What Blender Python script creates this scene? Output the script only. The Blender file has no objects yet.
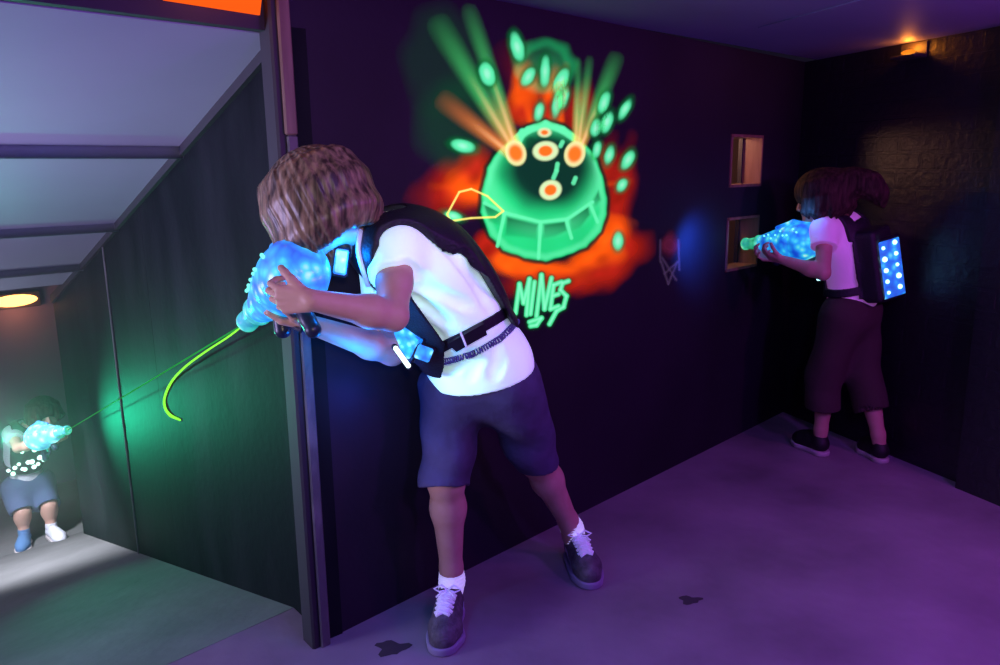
import bpy, math, random
import numpy as np
from mathutils import Vector, Matrix
from mathutils.bvhtree import BVHTree
random.seed(7)
rng = np.random.default_rng(7)
SC = bpy.context.scene
COL = SC.collection
V3 = lambda *a: np.array(a, float)
def nrm(v):
    v = np.asarray(v, float)
    return v / np.linalg.norm(v)

# ------------------------------------------------------------------ camera
FPX = 778.0
CAM = V3(0, 0, 1.3)
PITCH, ROLL = math.radians(11.8), math.radians(-0.8)
FWD = V3(0, math.cos(PITCH), -math.sin(PITCH))
_r0 = V3(1, 0, 0)
_u0 = np.cross(_r0, FWD)
RIGHT = math.cos(ROLL) * _r0 + math.sin(ROLL) * _u0
UP = np.cross(RIGHT, FWD)
cd = bpy.data.cameras.new('camera')
cam = bpy.data.objects.new('camera', cd)
COL.objects.link(cam)
cd.sensor_width = 36.0
cd.lens = FPX * 36.0 / 1000.0
cd.clip_start = 0.05
m = Matrix.Identity(4)
for i in range(3):
    m[i][0], m[i][1], m[i][2], m[i][3] = RIGHT[i], UP[i], -FWD[i], CAM[i]
cam.matrix_world = m
SC.camera = cam

def ray(x, y):
    return nrm(FWD * FPX + RIGHT * (x - 500) - UP * (y - 332.5))
def at(x, y, Y):                       # a point of the place at depth Y
    d = ray(x, y)
    return CAM + d * (Y / d[1])
def proj(P):
    v = np.asarray(P, float) - CAM
    w = v @ FWD
    return 500 + FPX * (v @ RIGHT) / w, 332.5 - FPX * (v @ UP) / w
def on_plane(x, y, p0, n):
    d = ray(x, y)
    return CAM + d * (((p0 - CAM) @ n) / (d @ n))

# ------------------------------------------------------------------ objects
OFF = {}
def set_tags(o, label=None, cat=None, group=None, kind=None):
    if label: o['label'] = label
    if cat: o['category'] = cat
    if group: o['group'] = group
    if kind: o['kind'] = kind
    return o
def empty(name, loc=(0, 0, 0), **kw):
    o = bpy.data.objects.new(name, None)
    COL.objects.link(o)
    o.empty_display_size = 0.1
    o.location = tuple(loc)
    OFF[o.name] = V3(*loc)
    return set_tags(o, **kw)
def mesh_obj(name, verts, faces, mat, parent=None, smooth=True, local=False, **kw):
    verts = np.asarray(verts, float).reshape(-1, 3)
    me = bpy.data.meshes.new(name)
    if parent is not None:
        off = V3(0, 0, 0) if local else OFF[parent.name]
    else:
        lo, hi = verts.min(0), verts.max(0)
        off = V3((lo[0] + hi[0]) / 2, (lo[1] + hi[1]) / 2, lo[2])
    me.from_pydata((verts - off).tolist(), [], [list(map(int, f)) for f in faces])
    me.update()
    if smooth:
        me.polygons.foreach_set('use_smooth', [True] * len(me.polygons))
    me.materials.append(mat)
    o = bpy.data.objects.new(name, me)
    COL.objects.link(o)
    if parent is not None:
        o.parent = parent
        OFF[o.name] = off
    else:
        o.location = tuple(off)
        OFF[o.name] = off
    return set_tags(o, **kw)

class MB:
    def __init__(s):
        s.v, s.f = [], []
    def add(s, vs, fs):
        b = len(s.v)
        s.v += [tuple(map(float, p)) for p in vs]
        s.f += [[b + i for i in f] for f in fs]
        return s
    def box(s, c, size, axes=np.eye(3), bev=0.0):
        c = np.asarray(c, float); h = np.asarray(size, float) / 2; axes = np.asarray(axes, float)
        b = min(bev, h.min() * 0.95)
        if b <= 0:
            pts = [c + (x * h[0]) * axes[0] + (y * h[1]) * axes[1] + (z * h[2]) * axes[2]
                   for x in (-1, 1) for y in (-1, 1) for z in (-1, 1)]
            return s.add(pts, [(0, 1, 3, 2), (4, 6, 7, 5), (0, 4, 5, 1), (2, 3, 7, 6), (0, 2, 6, 4), (1, 5, 7, 3)])
        # chamfered box: rings of octagons in x,y stacked in z
        def ring(hx, hy, bb, z):
            p = [(-hx + bb, -hy), (hx - bb, -hy), (hx, -hy + bb), (hx, hy - bb), (hx - bb, hy), (-hx + bb, hy), (-hx, hy - bb), (-hx, -hy + bb)]
            return [c + x * axes[0] + y * axes[1] + z * axes[2] for x, y in p]
        pts = ring(h[0] - b, h[1] - b, b * .5, -h[2]) + ring(h[0], h[1], b, -h[2] + b) + ring(h[0], h[1], b, h[2] - b) + ring(h[0] - b, h[1] - b, b * .5, h[2])
        fs = [list(range(7, -1, -1)), list(range(24, 32))]
        for k in range(3):
            for i in range(8):
                j = (i + 1) % 8
                fs.append((k * 8 + i, k * 8 + j, k * 8 + 8 + j, k * 8 + 8 + i))
        return s.add(pts, fs)
    def quad(s, a, b, c, d):
        return s.add([a, b, c, d], [(0, 1, 2, 3)])
    def slab(s, a, b, c, d, n):        # quad a..d thickened by vector n
        p = [np.asarray(q, float) for q in (a, b, c, d)]
        n = np.asarray(n, float)
        return s.add(p + [q + n for q in p], [(0, 3, 2, 1), (4, 5, 6, 7), (0, 1, 5, 4), (1, 2, 6, 5), (2, 3, 7, 6), (3, 0, 4, 7)])
    def tube(s, pts, r, n=8, closed=False):
        pts = np.asarray(pts, float); N = len(pts)
        rr = np.broadcast_to(np.asarray(r, float), (N,))
        t = np.zeros_like(pts)
        for i in range(N):
            if closed:
                t[i] = pts[(i + 1) % N] - pts[i - 1]
            else:
                t[i] = pts[min(i + 1, N - 1)] - pts[max(i - 1, 0)]
            t[i] /= (np.linalg.norm(t[i]) + 1e-12)
        a = np.cross(t[0], [0, 0, 1.0])
        if np.linalg.norm(a) < .1: a = np.cross(t[0], [1.0, 0, 0])
        a = nrm(a); vs = []
        for i in range(N):
            a = nrm(a - (a @ t[i]) * t[i]); b = np.cross(t[i], a)
            for k in range(n):
                th = 2 * math.pi * k / n
                vs.append(pts[i] + rr[i] * (math.cos(th) * a + math.sin(th) * b))
        fs = []
        M = N if closed else N - 1
        for i in range(M):
            for k in range(n):
                j = (k + 1) % n; q = (i + 1) % N
                fs.append((i * n + k, i * n + j, q * n + j, q * n + k))
        if not closed:
            fs.append(list(range(n - 1, -1, -1))); fs.append([(N - 1) * n + k for k in range(n)])
        return s.add(vs, fs)
    def ribbon(s, pts, nor, w, th):    # a strap: rectangular section swept along pts
        pts = np.asarray(pts, float); nor = np.asarray(nor, float); N = len(pts); vs = []
        ww = np.broadcast_to(np.asarray(w, float), (N,))
        for i in range(N):
            t = nrm(pts[min(i + 1, N - 1)] - pts[max(i - 1, 0)])
            n_ = nrm(nor[i] - (nor[i] @ t) * t); b = np.cross(t, n_)
            h = ww[i] / 2
            for x, y in ((-h, 0), (-h * .9, th), (h * .9, th), (h, 0), (h * .9, -th * .5), (-h * .9, -th * .5)):
                vs.append(pts[i] + x * b + y * n_)
        fs = []
        for i in range(N - 1):
            for k in range(6):
                j = (k + 1) % 6
                fs.append((i * 6 + k, i * 6 + j, i * 6 + 6 + j, i * 6 + 6 + k))
        fs.append([5, 4, 3, 2, 1, 0]); fs.append([(N - 1) * 6 + k for k in range(6)])
        return s.add(vs, fs)
    def lathe(s, prof, n=32, axes=np.eye(3), c=(0, 0, 0), sq=(1, 1)):   # prof: (axial, radius); axis = axes[2]
        vs = []; c = np.asarray(c, float); axes = np.asarray(axes, float)
        for z, r in prof:
            for k in range(n):
                th = 2 * math.pi * k / n
                vs.append(c + axes[2] * z + axes[0] * r * sq[0] * math.cos(th) + axes[1] * r * sq[1] * math.sin(th))
        fs = []
        for i in range(len(prof) - 1):
            for k in range(n):
                j = (k + 1) % n
                fs.append((i * n + k, i * n + j, i * n + n + j, i * n + n + k))
        fs.append(list(range(n - 1, -1, -1))); fs.append([(len(prof) - 1) * n + k for k in range(n)])
        return s.add(vs, fs)
    def ball(s, c, r, axes=np.eye(3), n=10):
        c = np.asarray(c, float); axes = np.asarray(axes, float)
        r = np.broadcast_to(np.asarray(r, float), (3,)); vs = []
        for i in range(1, n):
            ph = math.pi * i / n
            for k in range(2 * n):
                th = math.pi * k / n
                vs.append(c + r[0] * math.sin(ph) * math.cos(th) * axes[0] + r[1] * math.sin(ph) * math.sin(th) * axes[1] + r[2] * math.cos(ph) * axes[2])
        N = 2 * n; fs = []
        for i in range(n - 2):
            for k in range(N):
                j = (k + 1) % N
                fs.append((i * N + k, i * N + N + k, i * N + N + j, i * N + j))
        top = len(vs); vs += [c + r[2] * axes[2], c - r[2] * axes[2]]
        for k in range(N):
            j = (k + 1) % N
            fs.append((top, k, j)); fs.append((top + 1, (n - 2) * N + j, (n - 2) * N + k))
        return s.add(vs, fs)
    def build(s, name, mat, parent=None, smooth=False, local=False, **kw):
        return mesh_obj(name, s.v, s.f, mat, parent, smooth, local, **kw)

# ------------------------------------------------------------------ implicit surfaces (bodies and clothes)
class Vol:
    def __init__(s, lo, hi, h):
        s.lo = np.asarray(lo, np.float32); s.h = h
        s.n = np.ceil((np.asarray(hi) - np.asarray(lo)) / h).astype(int) + 1
        s.F = np.full(tuple(s.n), 0.09, np.float32)
    def sub_grid(s, lo, hi):
        a = np.clip(np.floor((np.asarray(lo) - s.lo) / s.h).astype(int), 0, s.n)
        b = np.clip(np.ceil((np.asarray(hi) - s.lo) / s.h).astype(int) + 1, 0, s.n)
        sl = tuple(slice(i, j) for i, j in zip(a, b))
        ax = [(s.lo[i] + s.h * np.arange(a[i], b[i])).astype(np.float32) for i in range(3)]
        return sl, (ax[0][:, None, None], ax[1][None, :, None], ax[2][None, None, :])
    def put(s, fn, lo, hi, k=0.0, mode='add', cuts=()):
        mg = k + 4 * s.h
        sl, P = s.sub_grid(np.asarray(lo) - mg, np.asarray(hi) + mg)
        if any(q.start >= q.stop for q in sl): return s
        d = fn(*P)
        for (p, n) in cuts:
            d = np.maximum(d, (P[0] - p[0]) * n[0] + (P[1] - p[1]) * n[1] + (P[2] - p[2]) * n[2])
        F = s.F[sl]
        if mode == 'add':
            if k > 0:
                hh = np.maximum(k - np.abs(F - d), 0) / k
                s.F[sl] = np.minimum(F, d) - hh * hh * (k * .25)
            else: s.F[sl] = np.minimum(F, d)
        else:
            if k > 0:
                hh = np.maximum(k - np.abs(F + d), 0) / k
                s.F[sl] = np.maximum(F, -d) + hh * hh * (k * .25)
            else: s.F[sl] = np.maximum(F, -d)
        return s
    def cone(s, a, b, ra, rb, k=0.0, mode='add', cuts=()):
        a = np.asarray(a, float); b = np.asarray(b, float); ba = b - a; L = max(ba @ ba, 1e-9); R = max(ra, rb)
        def fn(X, Y, Z):
            px, py, pz = X - a[0], Y - a[1], Z - a[2]
            t = np.clip((px * ba[0] + py * ba[1] + pz * ba[2]) / L, 0, 1)
            return np.sqrt((px - t * ba[0]) ** 2 + (py - t * ba[1]) ** 2 + (pz - t * ba[2]) ** 2) - (ra + (rb - ra) * t)
        return s.put(fn, np.minimum(a, b) - R, np.maximum(a, b) + R, k, mode, cuts)
    def chain(s, pts, rs, k=0.0, **kw):
        for i in range(len(pts) - 1):
            s.cone(pts[i], pts[i + 1], rs[i], rs[i + 1], k, **kw)
        return s
    def ell(s, c, axes, r, k=0.0, mode='add', cuts=()):
        c = np.asarray(c, float); A = np.asarray(axes, float); r = np.asarray(r, float); R = r.max()
        def fn(X, Y, Z):
            px, py, pz = X - c[0], Y - c[1], Z - c[2]; q0 = 0; q1 = 0
            for i in range(3):
                q = px * A[i][0] + py * A[i][1] + pz * A[i][2]
                q0 = q0 + (q / r[i]) ** 2; q1 = q1 + (q / r[i] ** 2) ** 2
            k0 = np.sqrt(q0); return k0 * (k0 - 1) / np.maximum(np.sqrt(q1), 1e-6)
        return s.put(fn, c - R, c + R, k, mode, cuts)
    def box(s, c, axes, h, rad=0.0, k=0.0, mode='add', cuts=()):
        c = np.asarray(c, float); A = np.asarray(axes, float); h = np.asarray(h, float); R = np.linalg.norm(h)
        def fn(X, Y, Z):
            px, py, pz = X - c[0], Y - c[1], Z - c[2]; o = 0; mx = None
            for i in range(3):
                q = np.abs(px * A[i][0] + py * A[i][1] + pz * A[i][2]) - (h[i] - rad)
                o = o + np.maximum(q, 0) ** 2; mx = q if mx is None else np.maximum(mx, q)
            return np.sqrt(o) + np.minimum(mx, 0) - rad
        return s.put(fn, c - R, c + R, k, mode, cuts)
    def cut(s, p, n):
        _, P = s.sub_grid(s.lo, s.lo + s.h * (s.n - 1))
        P = [q for q in P]
        d = (P[0] - p[0]) * n[0] + (P[1] - p[1]) * n[1] + (P[2] - p[2]) * n[2]
        s.F = np.maximum(s.F, d[:s.n[0], :s.n[1], :s.n[2]].astype(np.float32)); return s
    def warp(s, fn):
        ax = [(s.lo[i] + s.h * np.arange(s.n[i])).astype(np.float32) for i in range(3)]
        X, Y, Z = ax[0][:, None, None], ax[1][None, :, None], ax[2][None, None, :]
        s.F = s.F + fn(X, Y, Z).astype(np.float32); return s
    def surface(s):
        F = s.F; ins = F < 0
        n = np.array(F.shape)
        c = ins[:-1, :-1, :-1].astype(np.int8)
        cnt = np.zeros(tuple(n - 1), np.int8)
        for i in (0, 1):
            for j in (0, 1):
                for k in (0, 1):
                    cnt += ins[i:n[0] - 1 + i, j:n[1] - 1 + j, k:n[2] - 1 + k]
        act = np.argwhere((cnt > 0) & (cnt < 8))
        idx = np.full(tuple(n - 1), -1, np.int32)
        idx[tuple(act.T)] = np.arange(len(act))
        acc = np.zeros((len(act), 3)); num = np.zeros(len(act))
        cr = [(i, j, k) for i in (0, 1) for j in (0, 1) for k in (0, 1)]
        val = {q: F[act[:, 0] + q[0], act[:, 1] + q[1], act[:, 2] + q[2]].astype(float) for q in cr}
        for q in cr:
            for d in range(3):
                if q[d] == 0:
                    q2 = list(q); q2[d] = 1; q2 = tuple(q2)
                    a, b = val[q], val[q2]; mk = (a < 0) != (b < 0)
                    t = np.where(mk, a / np.where(mk, a - b, 1), 0)
                    p = np.tile(np.array(q, float), (len(act), 1)); p[:, d] = t
                    acc[mk] += p[mk]; num[mk] += 1
        verts = s.lo + s.h * (act + acc / num[:, None])
        faces = []
        for d in range(3):
            a, b = [(1, 2), (2, 0), (0, 1)][d]
            sl0 = [slice(None)] * 3; sl1 = [slice(None)] * 3
            sl0[d] = slice(0, n[d] - 1); sl1[d] = slice(1, n[d])
            A0, A1 = ins[tuple(sl0)], ins[tuple(sl1)]
            for flip, mk in ((False, A0 & ~A1), (True, ~A0 & A1)):
                e = np.argwhere(mk)
                e = e[(e[:, a] > 0) & (e[:, b] > 0) & (e[:, a] < n[a] - 1) & (e[:, b] < n[b] - 1)]
                q = []
                for da, db in ((0, 0), (1, 0), (1, 1), (0, 1)):
                    g = e.copy(); g[:, a] -= 1 - da; g[:, b] -= 1 - db
                    q.append(idx[g[:, 0], g[:, 1], g[:, 2]])
                q = np.stack(q, 1)
                q = q[(q >= 0).all(1)]
                faces.append(q[:, ::-1] if flip else q)
        return verts, np.concatenate(faces)
    def build(s, name, mat, parent=None, bvh=False, **kw):
        v, f = s.surface()
        o = mesh_obj(name, v, f, mat, parent, True, **kw)
        if bvh:
            return o, BVHTree.FromPolygons([tuple(p) for p in v], [tuple(map(int, q)) for q in f])
        return o
def hit(bvh, x, y):
    d = ray(x, y)
    p, n, i, t = bvh.ray_cast(Vector(CAM), Vector(d))
    return (None, None) if p is None else (np.array(p), np.array(n))
def hits(bvh, pts):
    P, N = [], []
    for x, y in pts:
        p, n = hit(bvh, x, y)
        if p is not None: P.append(p); N.append(n)
    return np.array(P), np.array(N)
def resample(pts, n):
    pts = np.asarray(pts, float)
    # Catmull-Rom through the points
    Q = np.vstack([2 * pts[0] - pts[1], pts, 2 * pts[-1] - pts[-2]]); out = []
    m_ = len(pts) - 1
    for i in range(n):
        u = i / (n - 1) * m_; k = min(int(u), m_ - 1); t = u - k
        p0, p1, p2, p3 = Q[k], Q[k + 1], Q[k + 2], Q[k + 3]
        out.append(.5 * (2 * p1 + (p2 - p0) * t + (2 * p0 - 5 * p1 + 4 * p2 - p3) * t * t + (3 * p1 - p0 - 3 * p2 + p3) * t ** 3))
    return np.array(out)
def frame(up, left):
    s = nrm(up); l = np.asarray(left, float); l = nrm(l - (l @ s) * s)
    return np.array([l, np.cross(l, s), s])        # rows: left, front, up

# ------------------------------------------------------------------ materials
def mat_new(name):
    m_ = bpy.data.materials.new(name); m_.use_nodes = True
    nt = m_.node_tree; nt.nodes.clear()
    out = nt.nodes.new('ShaderNodeOutputMaterial')
    return m_, nt, out
def principled(name, col, rough=.6, metal=0., emit=None, estr=0., noise=None, bump=None, spec=.5, alpha=1., coat=0.):
    m_, nt, out = mat_new(name)
    b = nt.nodes.new('ShaderNodeBsdfPrincipled')
    nt.links.new(b.outputs[0], out.inputs[0])
    b.inputs['Base Color'].default_value = (*col, 1)
    b.inputs['Roughness'].default_value = rough
    b.inputs['Metallic'].default_value = metal
    b.inputs['Specular IOR Level'].default_value = spec
    b.inputs['Alpha'].default_value = alpha
    b.inputs['Coat Weight'].default_value = coat
    if emit:
        b.inputs['Emission Color'].default_value = (*emit, 1)
        b.inputs['Emission Strength'].default_value = estr
    tc = nt.nodes.new('ShaderNodeTexCoord')
    if noise:                                       # noise = (scale, colour2, (sx,sy,sz), lo, hi)
        sc, c2, st, lo, hi = noise
        mp = nt.nodes.new('ShaderNodeMapping'); mp.inputs['Scale'].default_value = st
        nt.links.new(tc.outputs['Object'], mp.inputs[0])
        n = nt.nodes.new('ShaderNodeTexNoise'); n.inputs['Scale'].default_value = sc; n.inputs['Detail'].default_value = 6
        nt.links.new(mp.outputs[0], n.inputs['Vector'])
        cr = nt.nodes.new('ShaderNodeValToRGB')
        cr.color_ramp.elements[0].position = lo; cr.color_ramp.elements[0].color = (*col, 1)
        cr.color_ramp.elements[1].position = hi; cr.color_ramp.elements[1].color = (*c2, 1)
        nt.links.new(n.outputs[0], cr.inputs[0]); nt.links.new(cr.outputs[0], b.inputs['Base Color'])
    if bump:                                        # bump = (scale, strength, (sx,sy,sz))
        sc, sg, st = bump
        mp = nt.nodes.new('ShaderNodeMapping'); mp.inputs['Scale'].default_value = st
        nt.links.new(tc.outputs['Object'], mp.inputs[0])
        n = nt.nodes.new('ShaderNodeTexNoise'); n.inputs['Scale'].default_value = sc; n.inputs['Detail'].default_value = 5
        nt.links.new(mp.outputs[0], n.inputs['Vector'])
        bp = nt.nodes.new('ShaderNodeBump'); bp.inputs['Strength'].default_value = sg; bp.inputs['Distance'].default_value = .02
        nt.links.new(n.outputs[0], bp.inputs['Height']); nt.links.new(bp.outputs[0], b.inputs['Normal'])
    return m_
def glow(name, col, strg):
    m_, nt, out = mat_new(name)
    e = nt.nodes.new('ShaderNodeEmission'); e.inputs[0].default_value = (*col, 1); e.inputs[1].default_value = strg
    nt.links.new(e.outputs[0], out.inputs[0]); return m_
def paint_mat(name, strg):                          # fluorescent paint: colour and coverage held by the mesh
    m_, nt, out = mat_new(name)
    a = nt.nodes.new('ShaderNodeAttribute'); a.attribute_name = 'paint'
    e = nt.nodes.new('ShaderNodeEmission'); e.inputs[1].default_value = strg
    d = nt.nodes.new('ShaderNodeBsdfDiffuse'); ad = nt.nodes.new('ShaderNodeAddShader')
    t = nt.nodes.new('ShaderNodeBsdfTransparent'); mx = nt.nodes.new('ShaderNodeMixShader')
    L = nt.links.new
    L(a.outputs['Color'], e.inputs[0]); L(a.outputs['Color'], d.inputs[0])
    L(e.outputs[0], ad.inputs[0]); L(d.outputs[0], ad.inputs[1])
    L(a.outputs['Alpha'], mx.inputs[0]); L(t.outputs[0], mx.inputs[1]); L(ad.outputs[0], mx.inputs[2])
    L(mx.outputs[0], out.inputs[0]); return m_
def led_shell(name, cols, strg, scale):             # back-lit translucent plastic, mottled by the LEDs behind it
    m_, nt, out = mat_new(name)
    tc = nt.nodes.new('ShaderNodeTexCoord')
    v = nt.nodes.new('ShaderNodeTexVoronoi'); v.inputs['Scale'].default_value = scale
    n = nt.nodes.new('ShaderNodeTexNoise'); n.inputs['Scale'].default_value = scale * .45; n.inputs['Detail'].default_value = 4
    mx = nt.nodes.new('ShaderNodeMath'); mx.operation = 'SUBTRACT'
    cr = nt.nodes.new('ShaderNodeValToRGB')
    for i, (p, c) in enumerate(cols):
        el = cr.color_ramp.elements[i] if i < 2 else cr.color_ramp.elements.new(p)
        el.position = p; el.color = (*c, 1)
    b = nt.nodes.new('ShaderNodeBsdfPrincipled'); b.inputs['Roughness'].default_value = .25
    b.inputs['Base Color'].default_value = (.1, .3, .6, 1); b.inputs['Emission Strength'].default_value = strg
    L = nt.links.new
    L(tc.outputs['Object'], v.inputs['Vector']); L(tc.outputs['Object'], n.inputs['Vector'])
    L(n.outputs[0], mx.inputs[0]); L(v.outputs['Distance'], mx.inputs[1])
    ad = nt.nodes.new('ShaderNodeMath'); ad.operation = 'ADD'; ad.inputs[1].default_value = .42
    L(mx.outputs[0], ad.inputs[0]); L(ad.outputs[0], cr.inputs[0])
    L(cr.outputs[0], b.inputs['Emission Color']); L(b.outputs[0], out.inputs[0]); return m_

M = {}
M['floor'] = principled('concrete', (.16, .14, .16), .75, noise=(2.2, (.36, .32, .36), (1, 1, 1), .3, .75), bump=(9, .25, (1, 1, 1)))
M['ramp'] = principled('ramp_concrete', (.10, .10, .10), .85, noise=(1.8, (.19, .19, .19), (1, 1, 1), .3, .75), bump=(14, .25, (1, 1, 1)))
M['blackwall'] = principled('black_painted_board', (.011, .009, .016), .66, noise=(1.4, (.024, .018, .034), (1, 1, 1), .35, .75), bump=(60, .06, (1, 1, 1)), spec=.3)
M['rampwall'] = principled('scuffed_dark_board', (.007, .0085, .011), .6, noise=(3.0, (.024, .027, .032), (1, 1, .35), .45, .9), bump=(25, .08, (1, 1, 1)), spec=.05)
def brick_mat():
    m_, nt, out = mat_new('black_painted_brick')
    b = nt.nodes.new('ShaderNodeBsdfPrincipled'); b.inputs['Roughness'].default_value = .42; b.inputs['Base Color'].default_value = (.013, .011, .018, 1)
    tc = nt.nodes.new('ShaderNodeTexCoord'); mp = nt.nodes.new('ShaderNodeMapping'); mp.vector_type = 'TEXTURE'
    mp.inputs['Rotation'].default_value = (math.radians(90), 0, math.radians(-69))
    k = nt.nodes.new('ShaderNodeTexBrick'); k.inputs['Scale'].default_value = 1.; k.inputs['Brick Width'].default_value = .23; k.inputs['Row Height'].default_value = .075; k.inputs['Mortar Size'].default_value = .008
    k.inputs['Color1'].default_value = (1, 1, 1, 1); k.inputs['Color2'].default_value = (.7, .7, .7, 1); k.inputs['Mortar'].default_value = (0, 0, 0, 1)
    n = nt.nodes.new('ShaderNodeTexNoise'); n.inputs['Scale'].default_value = 30; n.inputs['Detail'].default_value = 5
    ma = nt.nodes.new('ShaderNodeMath'); ma.operation = 'MULTIPLY_ADD'; ma.inputs[1].default_value = .5
    bp_ = nt.nodes.new('ShaderNodeBump'); bp_.inputs['Strength'].default_value = .7; bp_.inputs['Distance'].default_value = .012
    K = nt.links.new
    K(tc.outputs['Object'], mp.inputs[0]); K(mp.outputs[0], k.inputs['Vector']); K(tc.outputs['Object'], n.inputs['Vector'])
    K(n.outputs[0], ma.inputs[0]); K(k.outputs['Color'], ma.inputs[2]); K(ma.outputs[0], bp_.inputs['Height']); K(bp_.outputs[0], b.inputs['Normal']); K(b.outputs[0], out.inputs[0])
    return m_
M['blackbrick'] = brick_mat()
M['roof'] = principled('grey_roof_sheet', (.36, .37, .46), .55, noise=(1.2, (.42, .43, .52), (1, 1, 1), .3, .7))
M['ceiling'] = principled('ceiling_board', (.17, .15, .32), .6, noise=(1.2, (.22, .19, .38), (1, 1, 1), .3, .7))
M['post'] = principled('brown_timber', (.16, .10, .075), .6, noise=(6, (.26, .17, .13), (6, 6, .6), .35, .7))
M['trim'] = principled('worn_grey_trim', (.10, .10, .105), .5, noise=(14, (.30, .28, .27), (1, 1, .4), .5, .8))
M['beam'] = principled('dark_beam', (.025, .022, .03), .6)
M['backwall'] = principled('grey_purple_wall', (.20, .17, .24), .8)
M['skin'] = principled('skin', (.57, .32, .24), .5, noise=(30, (.61, .36, .28), (1, 1, 1), .3, .7), spec=.35)
M['hair'] = principled('brown_hair', (.045, .027, .015), .40, noise=(3.0, (.36, .235, .135), (26, 26, .45), .36, .70), bump=(3, .10, (30, 30, .5)))
M['darkhair'] = principled('dark_brown_hair', (.022, .014, .010), .8, spec=.15, noise=(3.0, (.085, .05, .035), (24, 24, 3), .36, .75), bump=(3, .5, (30, 30, 3)))
M['shirt'] = principled('white_cotton', (1.45, 2.7, 1.5), .85, emit=(.50, .50, 1.0), estr=.22, bump=(7, .35, (1, 1, 1)))  # over-white colour and emission imitate fluorescence under the blacklight
M['shirt2'] = principled('pink_lit_white_tee', (.88, .72, .9), .85, emit=(.75, .20, .80), estr=.16, bump=(7, .35, (1, 1, 1)))  # white cloth; purple light put into its pink tint and emission
M['shirt3'] = principled('grey_white_tee', (.72, .74, .82), .85, bump=(7, .3, (1, 1, 1)))
M['denim'] = principled('blue_denim', (.040, .033, .075), .85, noise=(7, (.09, .078, .17), (1, 1, 1), .35, .7), bump=(14, .5, (1, 1, 1)))
M['brownshorts'] = principled('dark_brown_cotton', (.055, .035, .032), .9, bump=(9, .3, (1, 1, 1)))
M['blueshorts'] = principled('blue_shorts', (.08, .12, .24), .85, bump=(9, .3, (1, 1, 1)))
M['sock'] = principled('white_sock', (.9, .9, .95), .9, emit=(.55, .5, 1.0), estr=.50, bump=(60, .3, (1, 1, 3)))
M['bluesock'] = principled('blue_sock', (.09, .20, .40), .9)
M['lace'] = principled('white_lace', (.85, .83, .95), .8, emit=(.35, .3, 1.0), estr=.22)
M['shoe'] = principled('grey_mesh_shoe', (.075, .07, .085), .6, noise=(40, (.16, .15, .17), (1, 1, 1), .4, .7), bump=(160, .3, (1, 1, 1)))
M['sole'] = principled('grey_violet_sole', (.30, .27, .42), .6)
M['blackshoe'] = principled('black_canvas_shoe', (.010, .010, .012), .6)
M['whitesole'] = principled('pale_rubber_sole', (.55, .5, .5), .6)
M['vest'] = principled('black_nylon', (.012, .011, .018), .55, bump=(180, .25, (1, 1, 1)))
M['strap'] = principled('black_webbing', (.012, .010, .022), .5, bump=(220, .3, (1, 1, 1)))
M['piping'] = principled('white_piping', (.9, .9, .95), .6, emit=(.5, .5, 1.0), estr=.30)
M['plastic'] = principled('black_plastic', (.014, .013, .02), .3)
M['cable'] = principled('violet_black_cable', (.10, .085, .30), .3)
M['gun'] = led_shell('backlit_blue_plastic', [(0., (.0, .06, .60)), (.48, (.01, .36, .90)), (.72, (.06, .75, .80)), (1., (.70, 1., .90))], .85, 30)
M['gungreen'] = led_shell('backlit_green_plastic', [(0., (.0, .30, .10)), (.6, (.06, .75, .35)), (1., (.5, 1., .45))], .8, 40)
M['gunblack'] = principled('gun_black_plastic', (.015, .02, .05), .35)
M['led'] = glow('cyan_led', (.35, .85, 1.), 3.2)
M['ledcyan'] = glow('pale_cyan_led', (.20, .95, .85), 1.3)
M['gunwhite'] = led_shell('backlit_white_plastic', [(0., (.02, .25, .35)), (.45, (.15, .7, .7)), (.7, (.6, 1., .9)), (1., (1., 1., .9))], 1.3, 22)
M['ledblue'] = glow('blue_led', (.02, .30, 1.), 1.2)
M['ledpod'] = led_shell('backlit_pod', [(0., (.0, .05, .6)), (.55, (.03, .4, .95)), (.8, (.3, .9, 1.)), (1., (1., 1., 1.))], 1.2, 45)
M['ledpanel'] = led_shell('backlit_panel', [(0., (.0, .03, .35)), (.5, (.0, .17, .75)), (.75, (.02, .45, .95)), (1., (.3, .9, 1.))], .9, 28)
M['ledgreen'] = glow('green_white_led', (.55, 1., .80), 2.5)
M['ledwhite'] = glow('white_cyan_led', (.72, 1., .98), 2.2)
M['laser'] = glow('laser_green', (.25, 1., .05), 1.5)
M['laserdim'] = glow('laser_beam_green', (.04, .60, .10), .55)
M['lampglass'] = glow('amber_lamp_glass', (1., .42, .10), 5.)
M['amberglass'] = glow('deep_amber_glass', (1., .24, .015), 1.1)
M['lampcase'] = principled('lamp_case', (.05, .04, .04), .5)
M['orangesign'] = glow('orange_panel', (1., .11, .008), 1.05)
M['copper'] = principled('raw_timber_reveal', (.22, .11, .075), .4, noise=(8, (.32, .17, .12), (5, 5, .6), .35, .7))
M['pinkwall'] = principled('pinkish_board', (.62, .38, .34), .7)
M['paint'] = paint_mat('fluorescent_paint', .92)
M['paintdull'] = paint_mat('dull_paint', .25)
M['debris'] = principled('dark_grit', (.05, .045, .05), .9)

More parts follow.
